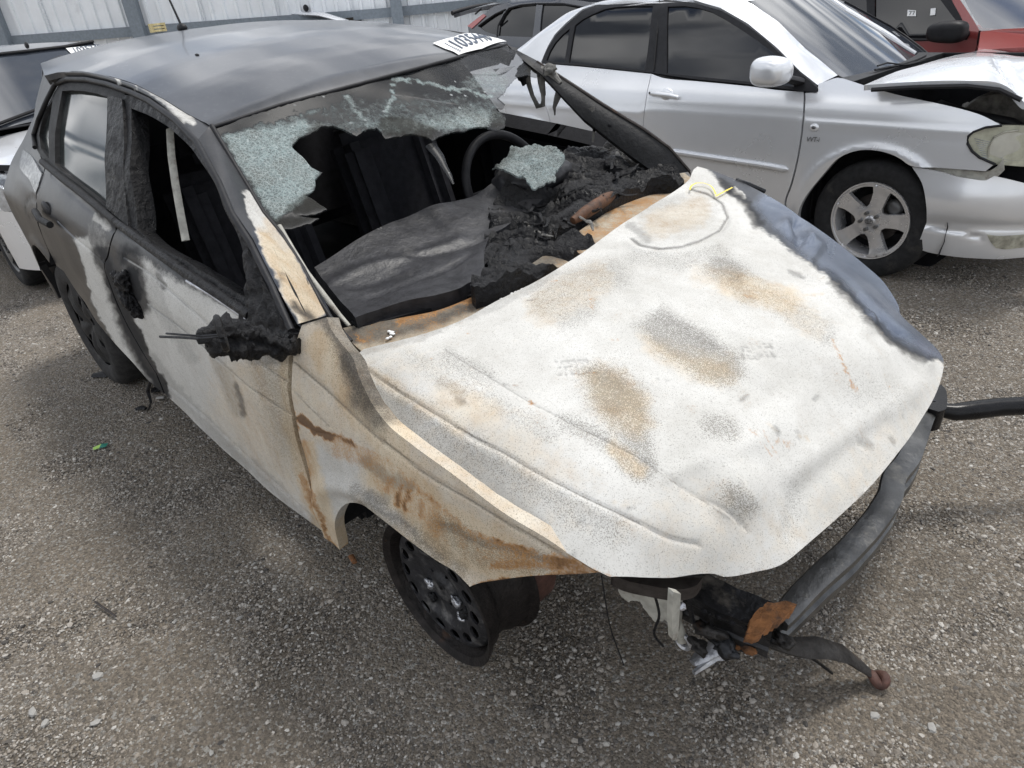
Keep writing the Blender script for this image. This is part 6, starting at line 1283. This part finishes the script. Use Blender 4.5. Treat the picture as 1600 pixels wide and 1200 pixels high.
patch('front_fender', LRs, [('p',-.50,.99),('p',-.52,.6),('p',-.45,.24),('p',-.38,.24),('p',-.34,.45),('p',-.22,.60),('p',0,.675),('p',.22,.60),('p',.33,.46),('p',.45,.62),('p',.40,.80),('p',.0,.94)], .03, M['silver2'], LF, skirt=.03)
patch('front_door', LRs, [('p',-.52,1.0),('p',-.54,.6),('p',-.47,.22),('p',-1.6,.22),('p',-1.62,1.02)], .06, M['silver2'], LF, skirt=.03, smooth_out=False)
patch('rear_door', LRs, [('p',-1.63,1.02),('p',-1.61,.22),('p',-2.2,.22),('p',-2.7,.8),('p',-2.7,1.03)], .06, M['silver2'], LF, skirt=.03, smooth_out=False)
patch('window_glass', LRs, [('p',-.62,1.0),('p',-1.2,1.36),('p',-2.5,1.36),('p',-2.7,1.03)], .06, M['tint'], LF, smooth_out=False)
la = LW.lift([(-.50,-.70),(-.8,-.62),(-1.12,-.55)])+[0,0,.01]; lb_ = LRs.lift([(-.55,1.0),(-.85,1.18),(-1.15,1.38)])
loft('a_pillar', la, lb_, M['silver2'], LF, n=20, m=5, bulge=.02, nrm=(.3,-.5,.7), fr='l'); loft('a_pillar', la*[1,-1,1], lb_*[1,-1,1], M['silver2'], LF, n=20, m=5, bulge=.02, nrm=(.3,.5,.7), fr='l')
ra_ = LT.lift([(-1.13,-.55),(-1.6,-.58),(-2.3,-.565),(-2.9,-.54)]); rb_ = LRs.lift([(-1.2,1.38),(-1.6,1.38),(-2.3,1.38),(-2.8,1.3)])
loft('cant_rail', ra_, rb_, M['silver2'], LF, n=20, m=5, bulge=.02, nrm=(0,-.6,.7), fr='l'); loft('cant_rail', ra_*[1,-1,1], rb_*[1,-1,1], M['silver2'], LF, n=20, m=5, bulge=.02, nrm=(0,.6,.7), fr='l')
# nose: bumper wrapped round the front, seen end on
def nose(y, z): return .80 - .50*np.abs(y/.84)**2.6 - .10*np.clip(.42-z,0,1) - .16*np.clip(z-.55,0,1)
LN = Surf('p', nose, 'l')
patch('front_bumper', LN, [('p',-.80,.22),('p',0,.18),('p',.80,.22),('p',.83,.35),('p',.83,.60),('p',.6,.62),('p',.3,.56),('p',-.3,.56),('p',-.6,.62),('p',-.83,.60),('p',-.83,.35)], .035, M['silver2'], LF, skirt=.05, disp=line_disp(LN, [([('p',-.83,.47),('p',-.3,.42),('p',.3,.42),('p',.83,.47)],.02,-.012)]))
patch('bumper_corner', LRs, [('p',.33,.46),('p',.36,.22),('p',.60,.22),('p',.62,.60),('p',.45,.62)], .03, M['silver2'], LF, skirt=.02, off=.003)
patch('grille', LN, [('p',-.28,.58),('p',.28,.58),('p',.32,.74),('p',-.32,.74)], .04, M['black'], LF, off=-.02, skirt=.03)
for s in (-1, 1):
    hl = patch('headlight', LN, [('p',s*.34,.60),('p',s*.60,.62),('p',s*.80,.63),('p',s*.835,.74),('p',s*.78,.83),('p',s*.60,.80),('p',s*.38,.75)], .03, M['lens_clear'], LF, off=.012, skirt=.05)
    for j in range(2): c_ = LN.lift([(s*(.50+.18*j), .71)])[0]; lump('reflector', c_+[.012,0,0], (.012,.06,.05), M['lens_clear'], hl, amp=.2, sc=30, sub=3, seed=j)
    patch('hood_gap', LN, [('p',s*.36,.77),('p',s*.60,.82),('p',s*.78,.85),('p',s*.76,.88),('p',s*.55,.85),('p',s*.34,.80)], .05, M['black'], LF, off=-.005, skirt=.02)
patch('headlight', LRs, [('p',.50,.61),('p',.42,.68),('p',.40,.80),('p',.52,.78),('p',.60,.72),('p',.60,.62)], .03, M['lens_clear'], LF, off=.006, skirt=.02)
tube('wiper', LW.p3([('p',-.46,-.55),('p',-.50,-.2),('p',-.52,.1)], .02), .012, M['black'], LF, n=6)
tube('wiper', LW.p3([('p',-.46,-.05),('p',-.50,.25),('p',-.52,.5)], .02), .012, M['black'], LF, n=6)
patch('scuttle', Surf('t', lambda x, y: 1.0+0*x, 'l'), [('p',-.52,-.66),('p',-.52,.66),('p',-.34,.6),('p',-.34,-.6)], .1, M['black'], LF)
M['blue_cloth'] = simple('blue_plastic_mirror', (.045, .055, .11), .5, vary=.2)
mm = at(6, 185, 1, -.30, 'l'); 
box('cabin_mass', (-3.6,-.70,.25), (.35,.70,.84), M['interior'], LF); box('interior_dark', (-2.9,-.55,.84), (-.9,.55,1.2), M['interior'], LF)
patch('far_flank', LRs, [('p',-3.6,.25),('p',.4,.25),('p',.4,.8),('p',-.5,1.0),('p',-3.6,1.02)], .2, M['silver2'], LF, mirror=True, smooth_out=False)
for x in (.0, -2.55): alloy_wheel(LF, (x,-.79,.30), R=.30, rr=.19, wmat='bolt', detail=False); lathe('wheel', [(0,-.02),(.2,0),(.29,0),(.30,-.03),(.30,-.16),(.2,-.2)], M['rubber'], LF, loc=(x,.78,.30), n=32)
arch_liner(0, .36, LF, .80)
# blue cap of a bottle lying on the scuttle of that car
bt = empty('blue_bottle', 'l', 'blue rounded object lying at the wiper of the pale silver car', 'bottle'); bt.location = Vector((0,0,0)); bt.matrix_world = Matrix.Translation(Vector(at(10,183,2,1.03,'w')))
tube('bottle_body', [(-.22,-.12,-.01),(-.05,-.03,0),(.03,.01,.01)], [.045,.045,.04], M['blue_cloth'], bt, n=14); tube('cap', [(.03,.01,.01),(.075,.03,.015)], [.032,.028], M['blue_cloth'], bt, n=12)
# white car roof beyond
WC = empty('white_hatchback', 'w', 'white car by the fence, only its roof showing over the burnt roof', 'car', loc=np.array([-9.6,4.6,0]))
V_ = at(455,22,1,4.6); R0 = float(V_[0])
WC.matrix_world = Matrix.Translation(Vector((R0, 4.6, 0)))
dz = float(V_[2])
tb = tube('roof', [(-.9,-.5,dz-.35),(-.62,-.3,dz-.09),(-.3,-.1,dz-.02),(.1,.05,dz),(.55,.2,dz-.05),(.9,.35,dz-.16)], [.10,.10,.10,.10,.10,.08], M['silver2'], WC, n=10, flat=.35)
box('cabin', (-.75,-.55,.5), (.8,.9,dz-.12), M['tint'], WC, bev=.1); box('body', (-1.2,-.75,.25), (2.2,.95,.95), M['silver2'], WC, bev=.12)
lump('roof_antenna', (.28,.10,dz+.06), (.07,.03,.05), M['black'], WC, amp=.1, sub=2)
for x in (-.7, 1.6): lathe('wheel', [(0,.0),(.2,0),(.30,0),(.31,.03),(.31,.16),(0,.2)], M['rubber'], WC, loc=(x,-.80,.31), n=24)

# ------------------------------------------------------------------ yard fence
FN = empty('corrugated_fence', 'w', 'tall pale corrugated steel fence on dark grey posts at the back of the yard', 'fence')
rays_ = rays([(0,60),(212,49),(615,15),(1000,-18)], 'w')[1]
DIST = [13.5, 12.6, 12.2, 13.0]
fp = []
for d_, D_ in zip(rays_, DIST): k_ = D_/math.hypot(d_[0], d_[1]); fp.append(CAM_C + d_*k_)
f0, f1 = np.array(fp[0]), np.array(fp[2]); fd = (f1-f0); fd[2] = 0; FL = np.linalg.norm(fd[:2]); fd /= FL; fn_ = np.array([fd[1], -fd[0], 0]); 
if np.dot(fn_[:2], (CAM_C-f0)[:2]) < 0: fn_ = -fn_
def fz(s): return float(np.interp(s, [-6, 0, FL, 2*FL], [f0[2]+.05, f0[2], f1[2], f1[2]-.02]))
def fence_sheet(s0, s1, z0, z1, off):
    V = []; F = []; pitch = .18; s = s0; i = 0; P = []
    while s < s1-1e-3:
        for a, dd in ((0,0),(.10,0),(.115,.035),(.15,.035),(.165,0)): P.append((min(s+a, s1), dd))
        s += pitch
    P.append((s1,0))
    for a, dd in P:
        b_ = f0+fd*a+fn_*(off+dd); zr_ = fz(a)
        V += [(b_[0],b_[1],z0(zr_)),(b_[0],b_[1],z1(zr_))]
    for i in range(len(P)-1): F.append((2*i,2*i+2,2*i+3,2*i+1))
    return mesh_obj('fence_sheet', V, F, M['fence'], FN, smooth=False)
s = -3.6; k_i = 0
while s < FL+12:
    fence_sheet(s, s+1.10, lambda z: z-.05, lambda z: z+1.7, (k_i % 2)*.004); fence_sheet(s, s+1.10, lambda z: 0.0, lambda z: z-.02, -.03-(k_i % 2)*.004); s += 1.08; k_i += 1
sp_ = lambda q, D_: float(np.dot((CAM_C + rays([q],'w')[1][0]*D_ - f0)[:2], fd[:2]))
def s_at(px_, py_):
    d_ = rays([(px_,py_)],'w')[1][0]; t = np.dot((f0-CAM_C)[:2], fn_[:2])/np.dot(d_[:2], fn_[:2]); return float(np.dot((CAM_C+d_*t-f0)[:2], fd[:2]))
SP_ = [s_at(216,30), s_at(619,10)]; gap_ = SP_[1]-SP_[0]
for k in range(-1, 5):
    s = SP_[0] + gap_*k*.5 if k < 0 else (SP_[0]+gap_*k)
    if k == 4: s = s_at(782, 0)
    b_ = f0+fd*s+fn_*.12; hx = fd*.085; 
    V = []; 
    for zz in (-.05, 3.2):
        for u, v in ((-1,-1),(1,-1),(1,1),(-1,1)): q = b_+hx*u+fn_*.09*v; V.append((q[0],q[1],zz))
    mesh_obj('post', V, [(0,1,5,4),(1,2,6,5),(2,3,7,6),(3,0,4,7),(4,5,6,7)], M['post'], FN, smooth=False)
s = -3.6
while s < FL+12:
    V = []
    for ss in (s, s+3):
        b_ = f0+fd*ss; zz = fz(ss)
        for o_, h_ in ((.01,.03),(.075,.03),(.075,-.10),(.01,-.10)): q = b_+fn_*o_; V.append((q[0],q[1],zz+h_))
    mesh_obj('rail', V, [(0,1,5,4),(1,2,6,5),(2,3,7,6),(3,0,4,7)], M['post'], FN, smooth=False); s += 3
yb = empty('yellow_crate', 'w', 'small yellowed crate on the fence rail just left of the burnt car antenna base', 'crate')
q = at(246, 42, 0, f0[0]*.8) if False else CAM_C + rays([(246,43)],'w')[1][0]*9.5
yb.matrix_world = Matrix.Translation(Vector(q))
for dz_ in (-.03, .0, .03): box('slat', (-.05,-.075,dz_-.011), (.05,.075,dz_+.011), M['yellow'], yb)
for sy in (-.12, .12): box('end_board', (-.045,sy*.55-.008,-.045), (.045,sy*.55+.008,.042), M['yellow'], yb)
box('stand', (-.03,-.03,-q[2]), (.03,.03,-.045), M['post'], yb)

# ------------------------------------------------------------------ small things on the ground
def gpos(px_, py_): p = at(px_, py_, 2, 0.0); p[2] = float(gz(p[0], p[1])); return at(px_, py_, 2, p[2])
lw = gpos(157,698); L_ = empty('wrapper', 'w', 'small torn yellow-green and teal wrapper on the gravel left of the burnt car', 'wrapper', loc=lw+np.array([0,0,.006]))
def sheet(name, pts, mat, par):
    P = np.array(pts); mesh_obj(name, P, [tuple(range(len(P)))], mat, par, smooth=False)
a_, b2 = at(146,701,2,lw[2])-lw, at(160,697,2,lw[2])-lw; c_, d_ = at(170,694,2,lw[2])-lw, at(166,700,2,lw[2])-lw; e2 = at(156,703,2,lw[2])-lw; f2_ = at(147,705,2,lw[2])-lw
sheet('foil_green', [a_, b2+[0,0,.006], e2+[0,0,.003], f2_], M['litter_g'], L_); sheet('foil_teal', [b2+[0,0,.006], c_, d_, e2+[0,0,.003]], M['litter_t'], L_)
def debris(name, label, cat, pts, mat, r, group=None, flat=.4):
    P = [gpos(a, b) + np.array([0,0,.012]) for a, b in pts]; c = P[0].copy()
    e = empty(name, 'w', label, cat, group, loc=c); tube('piece', [p-c for p in P], r, mat, e, n=6, flat=flat)
debris('plastic_fragment', 'dark melted plastic fragment lying at the foot of the rear tyre', 'debris', [(146,590),(160,588),(172,590)], M['dark_seal'], [.02,.03,.02])
debris('scorched_strip', 'pale scorched trim strip on the gravel under the rear door', 'debris', [(177,592),(190,588),(214,584)], M['pale_char'], [.016,.018,.012])
debris('charred_scrap', 'black scrap at the end of the cable hanging below the rear door', 'debris', [(213,643),(222,640),(229,642)], M['char'], [.012,.018,.010])
debris('charred_lump', 'black lump under the sill beside the hanging cable', 'debris', [(238,614),(250,611)], M['char'], [.022,.022])
debris('white_chip', 'cluster of white paint chips below the front door sill', 'debris', [(246,625),(258,624)], M['pale_stone'], [.010,.012])
debris('rusty_flake', 'rusty flake on the gravel just ahead of the sill by the front wheel arch', 'debris', [(549,872),(556,884)], M['rust'], [.010,.008])
debris('twig', 'thin dark twig half buried in the gravel at lower left', 'twig', [(150,944),(170,958),(184,968)], M['scorched'], [.003,.004,.003])
st = bpy.data.collections['stone_shapes'].objects if 'stone_shapes' in bpy.data.collections else []
big = [(52,1115,.022,'largest of the pale stones in the bottom left corner of the yard'),(151,1131,.021,'angular pale stone to the right of the pair in the bottom left corner'),(71,1131,.016,'smaller pale stone touching the largest one at bottom left'),
 (154,1058,.020,'flat pale stone just above the bottom left cluster'),(274,972,.013,'pale stone right of the dark twig on the gravel'),(203,978,.013,'pale stone at the lower end of the dark twig'),(374,967,.014,'yellowish stone midway between the twig and the bare wheel'),
 (331,1178,.012,'small white stone close to the bottom edge left of centre'),(1366,1119,.018,'pale stone on the gravel below the end of the broken arm'),(1456,1139,.017,'twin pale stones at the bottom right of the yard'),(350,752,.009,'small pale stone beside the sill shadow below the front door'),
 (448,980,.012,'white pebble on the gravel left of the bare rusty wheel'),(1437,902,.011,'white pebble just outside the curved bumper beam'),(1018,1148,.010,'small pale pebble at bottom centre below the hanging bracket')]
for i, (a, b, r, lab_) in enumerate(big):
    p = gpos(a, b); me = stone_protos_c.objects[i % 7].data.copy(); me.materials.clear(); me.materials.append(M['pale_stone'])
    o = bpy.data.objects.new('stone', me); COL.objects.link(o); o.location = (p[0], p[1], p[2]+r*.25); o.scale = (r*.8, r*.8, r*.7); o.rotation_euler = (0, 0, i*1.3)
    o['label'] = lab_; o['category'] = 'stone'; o['group'] = 'pale loose stones on the gravel'
